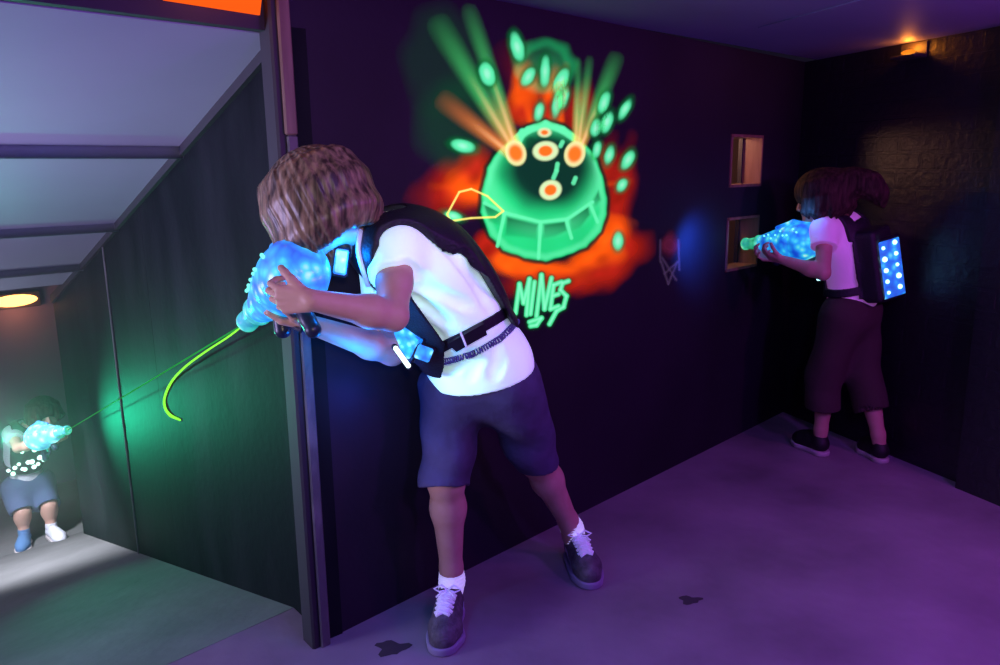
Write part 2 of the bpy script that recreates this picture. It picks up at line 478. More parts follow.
# ------------------------------------------------------------------ the setting
A = V3(-.504, 1.986, 0)                     # foot of the corner post
D = V3(1.522, 4.02, 0)                      # far corner of the room
U = nrm(D - A)                              # along the mural wall
NR = V3(U[1], -U[0], 0)                     # its normal, into the room
LW = np.linalg.norm(D - A)
CH = 1.80                                   # ceiling height
Z = V3(0, 0, 1)
Wd = nrm(V3(-.603, .743, -.289))            # down the ramp
Wh = nrm(V3(Wd[0], Wd[1], 0)); SL = Wd[2] / np.linalg.norm(Wd[:2])
NL = V3(Wh[1], -Wh[0], 0)                   # ramp wall normal (away from the ramp)
R2 = nrm(V3(1.961, 2.861, 0) - D)           # along the right-hand wall, towards us
NRW = V3(-R2[1], R2[0], 0)                  # behind it (away from the room)
if NRW @ (V3(1, 2, 0) - D) > 0: NRW = -NRW

def wall_pt(s, z, off=0.): return A + U * s + Z * z + NR * off
# openings in the mural wall
WN = []
for (x0, y0, x1, y1) in ((731, 134, 760, 186), (727, 218, 756, 266)):
    a = on_plane(x0, y0, A, NR); b = on_plane(x1, y1, A, NR)
    WN.append(((a - A) @ U, (b - A) @ U, b[2], a[2]))
s_a = min(w[0] for w in WN); s_b = max(w[1] for w in WN)
ss = sorted({0., LW} | {w[0] for w in WN} | {w[1] for w in WN})
zz = sorted({0., CH} | {w[2] for w in WN} | {w[3] for w in WN})
mb = MB(); TH = .075
for i in range(len(ss) - 1):
    for j in range(len(zz) - 1):
        cs, cz = (ss[i] + ss[i + 1]) / 2, (zz[j] + zz[j + 1]) / 2
        if any(w[0] < cs < w[1] and w[2] < cz < w[3] for w in WN): continue
        mb.slab(wall_pt(ss[i], zz[j]), wall_pt(ss[i + 1], zz[j]), wall_pt(ss[i + 1], zz[j + 1]), wall_pt(ss[i], zz[j + 1]), -NR * TH)
mb.build('wall_mural', M['blackwall'], kind='structure')
for i, (s0, s1, z0, z1) in enumerate(WN):
    fr = empty('window_%d' % (i + 1), wall_pt((s0 + s1) / 2, z0), kind='structure')
    f = MB(); t = .012
    dp = TH + .03
    for (a0, a1, b0, b1) in ((s0, s0 + t, z0, z1), (s1 - t, s1, z0, z1), (s0, s1, z0, z0 + t), (s0, s1, z1 - t, z1)):
        f.slab(wall_pt(a0, b0, .006), wall_pt(a1, b0, .006), wall_pt(a1, b1, .006), wall_pt(a0, b1, .006), -NR * dp)
    f.build('window_frame', M['copper'], fr)
    g = MB()
    g.slab(wall_pt(s1 - .022, z0, -.088), wall_pt(s1 - t, z0, -.088), wall_pt(s1 - t, z1, -.088), wall_pt(s1 - .022, z1, -.088), -NR * .02)
    g.build('stop_strip', M['beam'], fr)
bk = MB()
bk.slab(wall_pt(s_a - .3, .5, -.42), wall_pt(s_b + .9, .5, -.42), wall_pt(s_b + .9, CH, -.42), wall_pt(s_a - .3, CH, -.42), -NR * .03)
bk.build('wall_behind', M['pinkwall'], kind='structure')

# floor of the room (edge of the ramp runs along the mural wall line, just past the post)
RS = .22                                    # where the ramp starts, past the post
far = R2 * 4.2
fl = MB()
pg = [A + Wh * RS + NL * .02, A - U * 3.5 + Wh * RS, A - U * 3.5 + NR * 4.5, D + far + NR * 1.5, D + far + NRW * .1, D + NRW * .1 - NR * .06, A - NR * .05 + NL * .02]
n_ = len(pg)
fl.add(pg + [p - Z * .05 for p in pg], [list(range(n_))[::-1], list(range(n_, 2 * n_))] + [(i, (i + 1) % n_, n_ + (i + 1) % n_, n_ + i) for i in range(n_)])
fl.build('floor', M['floor'], kind='structure')
ce = MB()
ce.slab(A + Z * CH - NR * .07, D + Z * CH - NR * .07 + NRW * .4, D + Z * CH + far + NRW * .4, A + Z * CH + NR * 4.0, Z * .04)
ce.slab(A + Z * CH - NR * .07, A + Z * CH + NR * 4.0, A + Z * CH + NR * 4.0 - U * 2.8, A + Z * CH - NR * .07 - U * 2.8, Z * .04)
ce.build('ceiling', M['ceiling'], kind='structure')
cp0, cp1 = on_plane(760, 27, V3(0, 0, CH), Z), on_plane(900, -11, V3(0, 0, CH), Z)
cdn = nrm(np.cross(Z, cp1 - cp0)) * .008
b = MB(); b.slab(cp0 - cdn, cp1 - cdn, cp1 + cdn, cp0 + cdn, -Z * .004)
b.build('trim_1', M['ceiling'], kind='structure')
# right-hand wall with a projecting pier
WH = CH
rw = MB()
rw.slab(D, D + far, D + far + Z * WH, D + Z * WH, NRW * .12)
rw.build('wall_right', M['blackbrick'], kind='structure')
pier = MB()
pv = CAM + ray(973, 484) * (-CAM[2] / ray(973, 484)[2])
pc = D + R2 * ((pv - D) @ R2)
pier.slab(pc - NRW * .055, pc + R2 * .40 - NRW * .055, pc + R2 * .40 - NRW * .055 + Z * WH, pc - NRW * .055 + Z * WH, NRW * .08)
pier.build('wall_pier', M['blackbrick'], kind='structure')

# ramp: floor, side wall, roof, landing and end wall
def ramp_pt(along, side, up=0.):            # along = horizontal distance from the post, side = to the left along -U
    d = max(along - RS, 0.)
    return A + Wh * along - U * side + Z * (SL * d + up)
RE = 3.75
LZ = SL * (RE - RS)
rm = MB()
rm.slab(ramp_pt(RS, -.3), ramp_pt(RE, -.3), ramp_pt(RE, 4.2), ramp_pt(RS, 4.2), -Z * .08)
rm.build('floor_ramp', M['ramp'], kind='structure')
ld = MB()
def land(a, b, up=0.): return A + Wh * a - U * b + Z * (LZ + up)
ld.slab(land(RE, -1.6), land(RE + 3.2, -1.6), land(RE + 3.2, 4.2), land(RE, 4.2), -Z * .08)
ld.build('floor_landing', M['ramp'], kind='structure')
RH = 1.645
def roof_pt(a, b, up=0.): return A + Wh * a - U * b + Z * (RH + SL * a + up)
lw = MB(); NP = 4
jx = [0.0, 1.45, 2.12, 2.9, 3.62]
for i in range(NP):                          # boards with fine open joints
    a0, a1 = jx[i] + (.001 if i else 0), jx[i + 1] - .001
    b0 = A + Wh * a0; b1 = A + Wh * a1
    lw.slab(b0 + Z * (SL * a0 - .25), b1 + Z * (SL * a1 - .25), b1 + Z * (RH + SL * a1), b0 + Z * (RH + SL * a0), NL * .05)
lw.build('wall_ramp', M['rampwall'], kind='structure')
bt = MB()
for i in (2,):
    a0 = jx[i]; b0 = A + Wh * a0 - NL * .004
    bt.tube([b0 + Z * (SL * a0), b0 + Z * (RH + SL * a0)], .0045, 6)
bt.build('trim_2', M['trim'], kind='structure')
rf = MB()
rf.slab(roof_pt(.05, 0), roof_pt(3.15, 0), roof_pt(3.15, 4.2), roof_pt(.05, 4.2), Z * .03)
rf.build('roof', M['roof'], kind='structure')
pl = MB()
for y_, xx in ((155, 90), (229, 90), (266, 90)):
    n_ = nrm(np.cross(U, Wd))
    p = on_plane(xx, y_, A + Z * (RH - .012), n_)
    a_ = (p - A) @ Wh / (Wh @ Wh)
    pl.tube([roof_pt(a_, -.02, -.010), roof_pt(a_, 4.1, -.010)], .024, 10)
pl.build('trim_3', M['roof'], smooth=True, kind='structure')
rt_ = MB()
rt_.slab(roof_pt(0, .0, -.03), roof_pt(3.6, .0, -.03), roof_pt(3.6, .0, .02), roof_pt(0, .0, .02), -NL * .015)
rt_.build('trim_4', M['beam'], kind='structure')
bw = MB()
q0 = land(RE + 1.05, -1.5); q1 = land(RE + 1.05, 4.2)
bw.slab(q0, q1, q1 + Z * 2.0, q0 + Z * 2.0, Wh * .05)
bw.build('wall_back', M['backwall'], kind='structure')
ls = MB()
ls.slab(ramp_pt(0, 3.4, -.3), land(RE + 1.1, 3.4, -.1), land(RE + 1.1, 3.4, 1.9), roof_pt(0, 3.4), -U * .05)
ls.build('wall_far_side', M['rampwall'], kind='structure')
# header over the ramp mouth with its orange panel
hb = MB()
h0 = A + Wh * .015
hz = RH - .012
hb.slab(h0 + U * .02 + Z * hz, h0 - U * 3.3 + Z * hz, h0 - U * 3.3 + Z * (CH + .02), h0 + U * .02 + Z * (CH + .02), Wh * .05)
hb.build('beam', M['beam'], kind='structure')
# corner post with its worn edge strip
po = MB()
po.box(A - U * .026 + Wh * .02 + Z * .895 , (.05, .07, 1.81), [U, Wh, Z], .006)
pst = po.build('pillar', M['beam'], kind='structure')
ct = MB()
ct.box(A - Wh * .019 - U * .014 + Z * .69, (.030, .012, 1.40), [U, Wh, Z], .004)
ct.build('trim_5', M['trim'], kind='structure')
ct = MB()
ct.box(A - Wh * .019 - U * .016 + Z * 1.6, (.034, .014, .42), [U, Wh, Z], .004)
ct.build('trim_6', M['post'], kind='structure')

# ------------------------------------------------------------------ the mural (fluorescent airbrush painting, one layer per part, with a light trail drawn in)
def sstep(a, b, x):
    t = np.clip((x - a) / (b - a), 0, 1); return t * t * (3 - 2 * t)
def seg_d(X, Y, a, b):
    ax, ay = a; bx, by = b; dx, dy = bx - ax, by - ay
    t = np.clip(((X - ax) * dx + (Y - ay) * dy) / (dx * dx + dy * dy + 1e-9), 0, 1)
    return np.hypot(X - ax - t * dx, Y - ay - t * dy), t
def poly_sd(X, Y, pts):                              # signed distance to a polygon, negative inside
    d = np.full(X.shape, 1e9); ins = np.zeros(X.shape, bool); n = len(pts)
    for i in range(n):
        a, b = pts[i], pts[(i + 1) % n]
        d = np.minimum(d, seg_d(X, Y, a, b)[0])
        c = ((a[1] > Y) != (b[1] > Y)) & (X < (b[0] - a[0]) * (Y - a[1]) / (b[1] - a[1] + 1e-9) + a[0])
        ins ^= c
    return np.where(ins, -d, d)
def ell_d(X, Y, c, r, ang=0.):
    ca, sa = math.cos(ang), math.sin(ang)
    x = (X - c[0]) * ca + (Y - c[1]) * sa; y = -(X - c[0]) * sa + (Y - c[1]) * ca
    q = np.hypot(x / r[0], y / r[1]); return (q - 1) * min(r)
def wob(X, Y, s, seed):
    r = np.random.default_rng(seed); o = 0
    for i in range(6):
        a = r.uniform(0, 6.28); f_ = r.uniform(.5, 1.6) / s
        o = o + np.sin(X * f_ * math.cos(a) + Y * f_ * math.sin(a) + r.uniform(0, 6.28))
    return o / 6
class Paint:
    def __init__(s, X, Y): s.X, s.Y = X, Y; s.c = np.zeros(X.shape + (3,)); s.a = np.zeros(X.shape)
    def over(s, col, al):
        al = np.clip(al, 0, 1); col = np.asarray(col, float)
        na = al + s.a * (1 - al)
        s.c = (col * al[..., None] + s.c * (s.a * (1 - al))[..., None]) / np.maximum(na, 1e-6)[..., None]
        s.a = na; return s
MS0, MS1 = [(on_plane(x, y, A, NR) - A) for x, y in ((395, 40), (655, 40))]
def paint_part(name, fn, box, off, mat, parent, step=.0045, **kw):
    P = [on_plane(x, y, A, NR) - A for x, y in ((box[0], box[1]), (box[2], box[1]), (box[0], box[3]), (box[2], box[3]))]
    s0, s1 = min(p @ U for p in P), max(p @ U for p in P); z0, z1 = min(p[2] for p in P), min(max(p[2] for p in P), CH - .004)
    S, Zz = np.meshgrid(np.arange(s0, s1, step), np.arange(z0, z1, step), indexing='ij')
    W3 = A + S[..., None] * U + Zz[..., None] * Z
    v = W3 - CAM; w = v @ FWD
    X, Y = 500 + FPX * (v @ RIGHT) / w, 332.5 - FPX * (v @ UP) / w
    pt = Paint(X, Y); fn(pt, X, Y)
    keep = pt.a > .02
    cell = keep[:-1, :-1] | keep[1:, :-1] | keep[:-1, 1:] | keep[1:, 1:]
    ii, jj = np.nonzero(cell); nj = S.shape[1]
    f = np.stack([ii * nj + jj, (ii + 1) * nj + jj, (ii + 1) * nj + jj + 1, ii * nj + jj + 1], 1)
    used = np.unique(f); re = np.full(S.size, -1); re[used] = np.arange(len(used))
    V = (W3 + NR * off).reshape(-1, 3)[used]
    o = mesh_obj(name, V, re[f], mat, parent, **kw)
    ca = o.data.color_attributes.new('paint', 'FLOAT_COLOR', 'POINT')
    rgba = np.concatenate([pt.c.reshape(-1, 3), pt.a.reshape(-1, 1)], 1)[used]
    ca.data.foreach_set('color', rgba.astype(np.float32).ravel())
    return o
OR, RD, YE = (1., .115, .004), (.42, .016, .006), (1., .62, .12)
GR, GL, GD = (.018, .70, .16), (.12, 1., .33), (.003, .13, .03)
mural = empty('mural', wall_pt(.95, .75), label='fluorescent green and orange mural of a beaming spiked dome on dark wall', cat='mural')

def p_splash(p, X, Y):
    n1, n2 = wob(X, Y, 9, 1), wob(X, Y, 4, 2)
    for (c, r, a, s, colr) in (((458, 189), (28, 18), -.2, 20, RD), ((474, 186), (22, 16), -.2, 12, OR), ((474, 166), (12, 14), .4, 12, RD), ((524, 96), (13, 22), -.1, 9, OR), ((552, 100), (9, 20), .1, 9, OR), ((538, 112), (26, 10), 0, 8, RD),
                              ((577, 112), (9, 22), .25, 10, RD), ((617, 200), (10, 30), .15, 14, RD), ((611, 236), (17, 16), -.5, 11, OR), ((628, 248), (16, 14), -.3, 14, RD), ((592, 260), (26, 10), -.25, 9, OR),
                              ((548, 272), (34, 9), .05, 9, OR), ((506, 262), (16, 11), .3, 8, OR), ((488, 246), (10, 12), .3, 9, RD), ((548, 284), (30, 8), 0, 12, RD), ((606, 168), (8, 22), .1, 12, RD), ((600, 274), (22, 9), -.2, 12, RD)):
        d = ell_d(X, Y, c, r, a) + n1 * 5 + n2 * 3
        p.over(np.asarray(colr) * (1 + .4 * n2[..., None]), sstep(s * .9, -s * .7, d) * .95)
    for (a, b, wd) in (((545, 195), (425, 186), 6), ((545, 195), (640, 225), 7), ((545, 195), (635, 180), 5), ((560, 200), (622, 262), 8), ((530, 120), (517, 62), 7), ((560, 120), (566, 60), 6)):
        d, t = seg_d(X, Y, a, b); p.over(OR, sstep(wd, 0, d + n2 * 2) * (1 - t) ** .8 * .7)
    d, t = seg_d(X, Y, (530, 100), (500, 35)); p.over(RD, sstep(26, 0, d + n1 * 5) * .28 * (1 - t))
    for c, r, al in (((455, 125), (40, 45), .13), ((440, 60), (40, 55), .07), ((548, 66), (26, 18), .30)):
        p.over(GD if al < .3 else (.02, .30, .08), sstep(10, -16, ell_d(X, Y, c, r) + n1 * 8) * al * 1.6)
    d = np.abs(ell_d(X, Y, (545, 66), (26, 22)) + n2 * 3); p.over(GR, sstep(8, 0, d) * .28)
MINE = [(480, 212), (482, 190), (487, 168), (498, 150), (512, 137), (528, 127), (545, 121), (562, 126), (580, 139), (594, 155), (602, 176), (606, 198), (606, 214), (600, 232), (586, 247), (564, 256), (545, 261), (524, 258), (503, 250), (490, 236)]
def p_mine(p, X, Y):
    n1, n2 = wob(X, Y, 9, 5), wob(X, Y, 3, 6)
    d = poly_sd(X, Y, MINE) + n2 * .8
    p.over((.004, .02, .012), sstep(5.5, 1.5, d) * .9)
    p.over(np.asarray(GR) * (1 + .12 * n1[..., None]), sstep(1.4, -1.4, d))
    # brighter upper shell and belt
    e = ell_d(X, Y, (543, 176), (60, 58)); p.over(GL, sstep(10, -6, np.abs(e + 6) - 4) * sstep(0, -3, d) * .55)
    p.over(GL, sstep(6, 0, np.abs(d + 4)) * .5 * sstep(0, -2, d))
    # dark cap of the dome with airbrushed rim
    e = ell_d(X, Y, (549, 169), (43, 39), .1) + n1 * 3
    p.over((.004, .022, .016), sstep(12, -13, e) * .98 * sstep(0, -6, d))
    d2, t = seg_d(X, Y, (505, 176), (525, 200)); p.over((.006, .10, .04), sstep(16, 0, d2) * .35 * sstep(0, -6, d))
    # top arc
    for a, b in (((512, 141), (528, 130)), ((528, 130), (545, 124)), ((545, 124), (562, 130)), ((562, 130), (578, 141)), ((516, 146), (522, 132))):
        d2, t = seg_d(X, Y, a, b); p.over(GL, sstep(5, 2, d2))
    p.over((.004, .06, .02), sstep(2, -2, ell_d(X, Y, (530, 142), (5, 5))) * .7)
    # lower panels with dark airbrushed tops
    for q in ([(483, 205), (487, 203), (503, 212), (500, 226), (488, 222)], [(506, 216), (538, 224), (536, 240), (524, 238), (504, 236)], [(543, 224), (565, 221), (567, 231), (554, 237), (542, 239)],
              [(569, 219), (588, 205), (590, 215), (580, 228), (570, 232)], [(592, 200), (598, 190), (601, 200), (594, 208)]):
        dd = poly_sd(X, Y, q)
        top = min(a[1] for a in q); hgt = max(a[1] for a in q) - top
        p.over(GD, sstep(1.5, -2.5, dd) * np.clip(1.05 - (Y - top) / (hgt + 4), 0, 1) * .95)
    for a, b in (((504, 213), (497, 246)), ((540, 224), (538, 258)), ((566, 221), (571, 238)), ((590, 205), (597, 222)), ((484, 203), (505, 213)), ((505, 213), (540, 222)), ((540, 222), (567, 219)), ((567, 219), (592, 202))):
        d2, t = seg_d(X, Y, a, b); p.over(GL, sstep(2.6, .8, d2) * .9)
    # craters: pale ring, orange heart
    for c, r, a in (((545, 151), (12.5, 9.5), -.1), ((550, 190), (11, 9.5), -.35), ((544, 132.5), (6.5, 4.5), 0.)):
        e = ell_d(X, Y, c, r, a); p.over((.62, .95, .35), sstep(1.5, -1.2, e)); p.over((1., .18, .012), sstep(1.3, -1.3, e + min(r) * .44))
    for a, b in (((556, 171), (553, 178)), ((557, 164), (556, 170)), ((575, 178), (573, 183)), ((562, 142), (560, 146))):
        d2, t = seg_d(X, Y, a, b); p.over(GL, sstep(3.2, 1.0, d2) * .85)
def p_beams(p, X, Y):
    n2 = wob(X, Y, 5, 9)
    for (a, b, w0, w1, g) in (((515, 153), (428, 8), 5, 13, 0), ((516, 150), (463, -5), 5, 9, 0), ((513, 156), (432, 92), 5, 11, 1), ((575, 150), (578, 52), 4, 3.5, 0), ((577, 150), (590, 50), 4, 4.5, 0), ((579, 150), (620, 46), 4, 9, 0)):
        d, t = seg_d(X, Y, a, b); w = w0 + (w1 - w0) * t
        cg = np.array([.08, .85, .16]) if not g else np.array([.95, .22, .05])
        co = np.array([1., .34, .05]); tt = np.clip(t * (2.6 if not g else 1.1), 0, 1)[..., None]
        fade = np.clip(1. - t, 0, 1) ** 1.1 * sstep(1., .88, t)
        p.over(co * (1 - tt) + cg * tt, sstep(w * 1.5, 0, d) * fade * .85)
        p.over((1., .66, .22), sstep(w * .55, 0, d) * fade * .8 * np.clip(1.1 - t * 2.0, 0, 1))
    for c in ((515, 153), (574, 154)):
        e = ell_d(X, Y, c, (10, 12.5), -.3 if c[0] < 540 else .3)
        p.over((.80, .95, .30), sstep(1.6, -1.2, e)); p.over((1., .20, .015), sstep(2, -3, e + 2.5))
DROPS = [(516, 47, 6, 13, -.25), (527, 77, 5, 9, .6), (544, 72, 4.5, 13, .05), (560, 82, 6, 12, .35), (563, 97, 4, 10, .25), (556, 104, 4, 12, .2), (603, 103, 4.5, 10, .3), (624, 109, 3.6, 9, .5), (606, 122, 5, 10, .35),
         (595, 128, 4.5, 8, .2), (608, 156, 4, 8, .3), (627, 160, 4.6, 9, .5), (596, 149, 3.5, 7, .2), (621, 185, 4, 6, .6), (617, 241, 4.5, 8, .05), (462, 146, 11, 6, .25), (486, 74, 7, 11, -.3), (452, 216, 8, 4, .3), (538, 112, 4, 8, .2)]
def p_drops(p, X, Y):
    n2 = wob(X, Y, 3, 12)
    for (x, y, rx, ry, a) in DROPS:
        e = ell_d(X, Y, (x, y), (rx * 1.25, ry * 1.15), a) + n2 * .8; p.over(GD, sstep(4, -1, e) * .7)
        e = ell_d(X, Y, (x, y), (rx, ry), a) + n2 * .8; p.over((.10, .92, .32), sstep(1.8, -1.5, e) * .95); p.over((.42, 1., .55), sstep(1, -3, e + min(rx, ry) * .4) * .6)
LETTERS = [[(515, 313), (519, 284), (523, 303), (529, 279), (526, 315)], [(534, 282), (530, 314)], [(536, 316), (541, 275), (544, 309), (551, 278)], [(561, 282), (553, 285), (550, 309), (558, 306)], [(552, 296), (558, 294)],
           [(568, 281), (562, 283), (560, 290), (566, 296), (563, 307), (556, 311), (549, 324)], [(529, 322), (541, 318), (536, 325), (530, 326)]]
def p_letters(p, X, Y):
    for th, col, al in ((5.5, (.004, .06, .015), .6), (3.3, (.07, .85, .25), 1.), (1.6, (.22, 1., .42), .7)):
        for st in LETTERS:
            for i in range(len(st) - 1):
                d, t = seg_d(X, Y, st[i], st[i + 1]); p.over(col, sstep(th, th * .4, d) * al)
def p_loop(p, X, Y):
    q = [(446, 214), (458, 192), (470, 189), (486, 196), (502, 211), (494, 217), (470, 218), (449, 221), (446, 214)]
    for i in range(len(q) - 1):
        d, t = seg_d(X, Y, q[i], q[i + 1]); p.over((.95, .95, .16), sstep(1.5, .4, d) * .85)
paint_part('orange_splash', p_splash, (395, 10, 655, 305), .0012, M['paint'], mural)
paint_part('light_beams', p_beams, (400, -10, 640, 172), .0034, M['paint'], mural)
paint_part('spiked_dome', p_mine, (472, 112, 614, 270), .0023, M['paint'], mural, .0032)
for dr in DROPS:
    def p_one(p, X, Y, dr=dr):
        global DROPS
        keep_, DROPS = DROPS, [dr]; p_drops(p, X, Y); DROPS = keep_
    q_ = max(dr[2], dr[3]) + 9
    paint_part('paint_drop', p_one, (dr[0] - q_, dr[1] - q_, dr[0] + q_, dr[1] + q_), .0045, M['paint'], mural, .0032)
paint_part('lettering', p_letters, (503, 265, 575, 335), .0023, M['paint'], mural, .0022, label='green brush lettering reading MINES')
paint_part('yellow_light_trail', p_loop, (438, 182, 510, 228), .0058, M['paint'], mural, .002)  # thin yellow light trail, put in as glowing paint on the wall
def p_tag(p, X, Y):
    n = wob(X, Y, 3, 21)
    p.over((.20, .03, .055), sstep(3, -4, ell_d(X, Y, (669, 245), (8, 13)) + n * 3) * .8)
    for a, b in (((661, 262), (668, 284)), ((668, 284), (677, 262)), ((677, 262), (664, 274)), ((662, 258), (676, 280)), ((660, 240), (660, 262)), ((678, 240), (679, 270))):
        d, t = seg_d(X, Y, a, b); p.over((.09, .07, .10), sstep(1.9, .5, d) * .8)
paint_part('painted_mark', p_tag, (650, 222, 690, 294), .0012, M['paintdull'], None, .003,
           label='small faded red and grey painted scribble between mural and lower opening', cat='graffiti')

# ------------------------------------------------------------------ figures
def hand(V, wrist, hd, pn, side, sc=1., curl=(35, 55, 35), thumb_curl=30, k=.006):
    """hd: wrist to knuckles, pn: palm normal, side: direction of the thumb side."""
    hd = nrm(hd); pn = nrm(pn - (pn @ hd) * hd); sd = np.cross(pn, hd)
    if sd @ side < 0: sd = -sd
    w = np.asarray(wrist, float)
    kn = [w + hd * L * sc + sd * o * sc for o, L in ((.026, .070), (.009, .075), (-.009, .072), (-.025, .064))]
    for o, q in zip((.016, .006, -.006, -.016), kn):
        V.cone(w + sd * o * sc + hd * .012 * sc, q, .0135 * sc, .0105 * sc, .008)
    V.cone(w + sd * .015 * sc + hd * .02 * sc + pn * .006 * sc, w + sd * .026 * sc + hd * .045 * sc + pn * .006 * sc, .013 * sc, .010 * sc, .006)
    for q, Ls, r, sp in zip(kn, ((.036, .023, .018), (.040, .026, .019), (.037, .024, .018), (.029, .018, .016)), (.0085, .0088, .0084, .0075), (.10, .03, -.03, -.10)):
        a = 0; p = q; d0 = nrm(hd + sd * sp)
        for Lq, c in zip(Ls, curl):
            a += math.radians(c); d = d0 * math.cos(a) + pn * math.sin(a)
            V.cone(p, p + d * Lq * sc, r * sc, r * .9 * sc, .002); p = p + d * Lq * sc; r *= .92
    p = w + sd * .024 * sc + hd * .022 * sc + pn * .004 * sc
    d = nrm(sd * .75 + hd * .75 + pn * .25)
    for Lq, r, c in ((.030, .0115, 0), (.026, .0098, thumb_curl), (.021, .0088, thumb_curl)):
        a = math.radians(c); d = nrm(d * math.cos(a) + nrm(pn * .8 - sd * .5 + hd * .2) * math.sin(a))
        V.cone(p, p + d * Lq * sc, r * sc, r * .92 * sc, .004); p = p + d * Lq * sc

def head_shape(V, c, hf, hu, sc=1.):
    hu = nrm(hu - (hu @ nrm(hf)) * nrm(hf)); hf = nrm(hf); hl = np.cross(hu, hf); Ax = [hl, hf, hu]
    P = lambda l, f_, u: c + hl * l * sc + hf * f_ * sc + hu * u * sc
    V.ell(P(0, -.012, .025), Ax, V3(.073, .090, .082) * sc, .01)
    V.ell(P(0, .022, -.040), Ax, V3(.056, .062, .070) * sc, .03)
    V.cone(P(.030, .005, -.065), P(.012, .066, -.098), .024 * sc, .017 * sc, .02); V.cone(P(-.030, .005, -.065), P(-.012, .066, -.098), .024 * sc, .017 * sc, .02)
    V.ell(P(0, .070, -.098), Ax, V3(.020, .015, .014) * sc, .015)
    for s_ in (1, -1):
        V.ell(P(.034 * s_, .082, -.004), Ax, V3(.017, .010, .012) * sc, .006, mode='cut')
        V.ell(P(.033 * s_, .068, -.005), Ax, V3(.0125, .0125, .0105) * sc, 0)
        V.cone(P(.016 * s_, .083, .014), P(.050 * s_, .070, .012), .007 * sc, .005 * sc, .012)
        V.ell(P(.040 * s_, .058, -.042), Ax, V3(.022, .018, .020) * sc, .02)
        V.ell(P(.074 * s_, -.008, -.020), [nrm(hl + hf * -.4 * s_), hf, hu], V3(.008, .019, .030) * sc, .006)
        V.ell(P(.080 * s_, -.004, -.018), Ax, V3(.004, .010, .018) * sc, .004, mode='cut')
        V.ell(P(.011 * s_, .088, -.047), Ax, V3(.008, .008, .007) * sc, .006)
    V.cone(P(0, .084, .004), P(0, .100, -.040), .007 * sc, .011 * sc, .010)
    V.ell(P(0, .080, -.068), Ax, V3(.022, .011, .006) * sc, .006); V.ell(P(0, .078, -.079), Ax, V3(.019, .011, .007) * sc, .006)
    V.ell(P(0, .093, -.0735), Ax, V3(.020, .006, .0014) * sc, .002, mode='cut')
    return P, Ax

def shoe(person, heel, toe, mats, sc=1., laces=True, name='shoe'):
    t = nrm(V3(toe[0] - heel[0], toe[1] - heel[1], 0)); l = V3(-t[1], t[0], 0); zf = heel[2]
    L = np.linalg.norm(V3(toe[0] - heel[0], toe[1] - heel[1], 0)); q = L / .235
    P = lambda a, b, c: V3(heel[0], heel[1], zf) + t * a * q + l * b * q + Z * c * q
    lo = np.minimum(heel, toe) - .09; hi = np.maximum(heel, toe) + .09; hi[2] = zf + .14; lo[2] = zf - .02
    V = Vol(lo, hi, .003)
    V.chain([P(.042, 0, .052), P(.105, .002, .050), P(.160, .004, .040), P(.197, .002, .034)], [.038 * q, .039 * q, .045 * q, .038 * q], .02)
    V.chain([P(.045, 0, .060), P(.050, 0, .088)], [.035 * q, .033 * q], .02)
    V.chain([P(.075, 0, .090), P(.125, .002, .072), P(.165, .003, .052)], [.022 * q, .024 * q, .024 * q], .02)
    V.ell(P(.044, 0, .112), np.eye(3), V3(.030, .030, .026) * q, .006, mode='cut')
    V.cut(P(0, 0, .018), -Z)
    o, bv = V.build(name, mats[0], person, bvh=True)
    S = Vol(lo, hi, .003)
    C_ = [P(.040, 0, .014), P(.105, -.002, .014), P(.160, .004, .014), P(.197, .002, .014)]; R_ = [.043 * q, .041 * q, .051 * q, .043 * q]
    for i in range(3): S.cone(C_[i], C_[i + 1], R_[i], R_[i + 1], .02)
    S.cut(P(0, 0, .024), Z); S.cut(P(0, 0, .001), -Z)
    S.build('sole', mats[1], o)
    if laces:
        mb = MB()
        def drop(a, b):
            p, n, i, d = bv.ray_cast(Vector(P(a, b, .2)), Vector((0, 0, -1)))
            return (np.array(p) + np.array(n) * .0025) if p is not None else P(a, b, .08)
        for i in range(5):
            a0 = .088 + .017 * i
            for s_ in (1, -1):
                mb.tube([drop(a0, -.019 * s_), drop(a0 + .006, -.009 * s_), drop(a0 + .010, 0), drop(a0 + .014, .010 * s_), drop(a0 + .017, .019 * s_)], .0050 * q, 6)
            mb.tube([drop(a0 + .003, -.024), drop(a0 + .003, -.012), drop(a0 + .003, 0), drop(a0 + .003, .012), drop(a0 + .003, .024)], .0046 * q, 6)
        for s_ in (1, -1):      # bow
            b0 = drop(.085, 0)
            mb.tube([b0, b0 + l * .018 * s_ + Z * .012 - t * .006, b0 + l * .040 * s_ + Z * .002, b0 + l * .022 * s_ - Z * .002 + t * .008, b0], .003 * q, 6)
            mb.tube([b0, b0 + l * .014 * s_ + t * .020 + Z * .004, b0 + l * .028 * s_ + t * .032 - Z * .006], .0028 * q, 6)
        mb.build('laces', M['lace'], o, smooth=True)
        bd = MB()                # pale side flashes on the upper
        for s_ in (1, -1):
            pts = []; nn = []
            for a, c in ((.03, .035), (.055, .055), (.085, .048), (.12, .035), (.16, .028)):
                p, n, i, d = bv.ray_cast(Vector(P(a, .12 * s_, c)), Vector(tuple(-l * s_)))
                if p is not None: pts.append(np.array(p)); nn.append(np.array(n))
            if len(pts) > 2: bd.ribbon(pts, nn, .012 * q, .0015)
        bd.build('side_stripe', M['sole'], o)
    return o

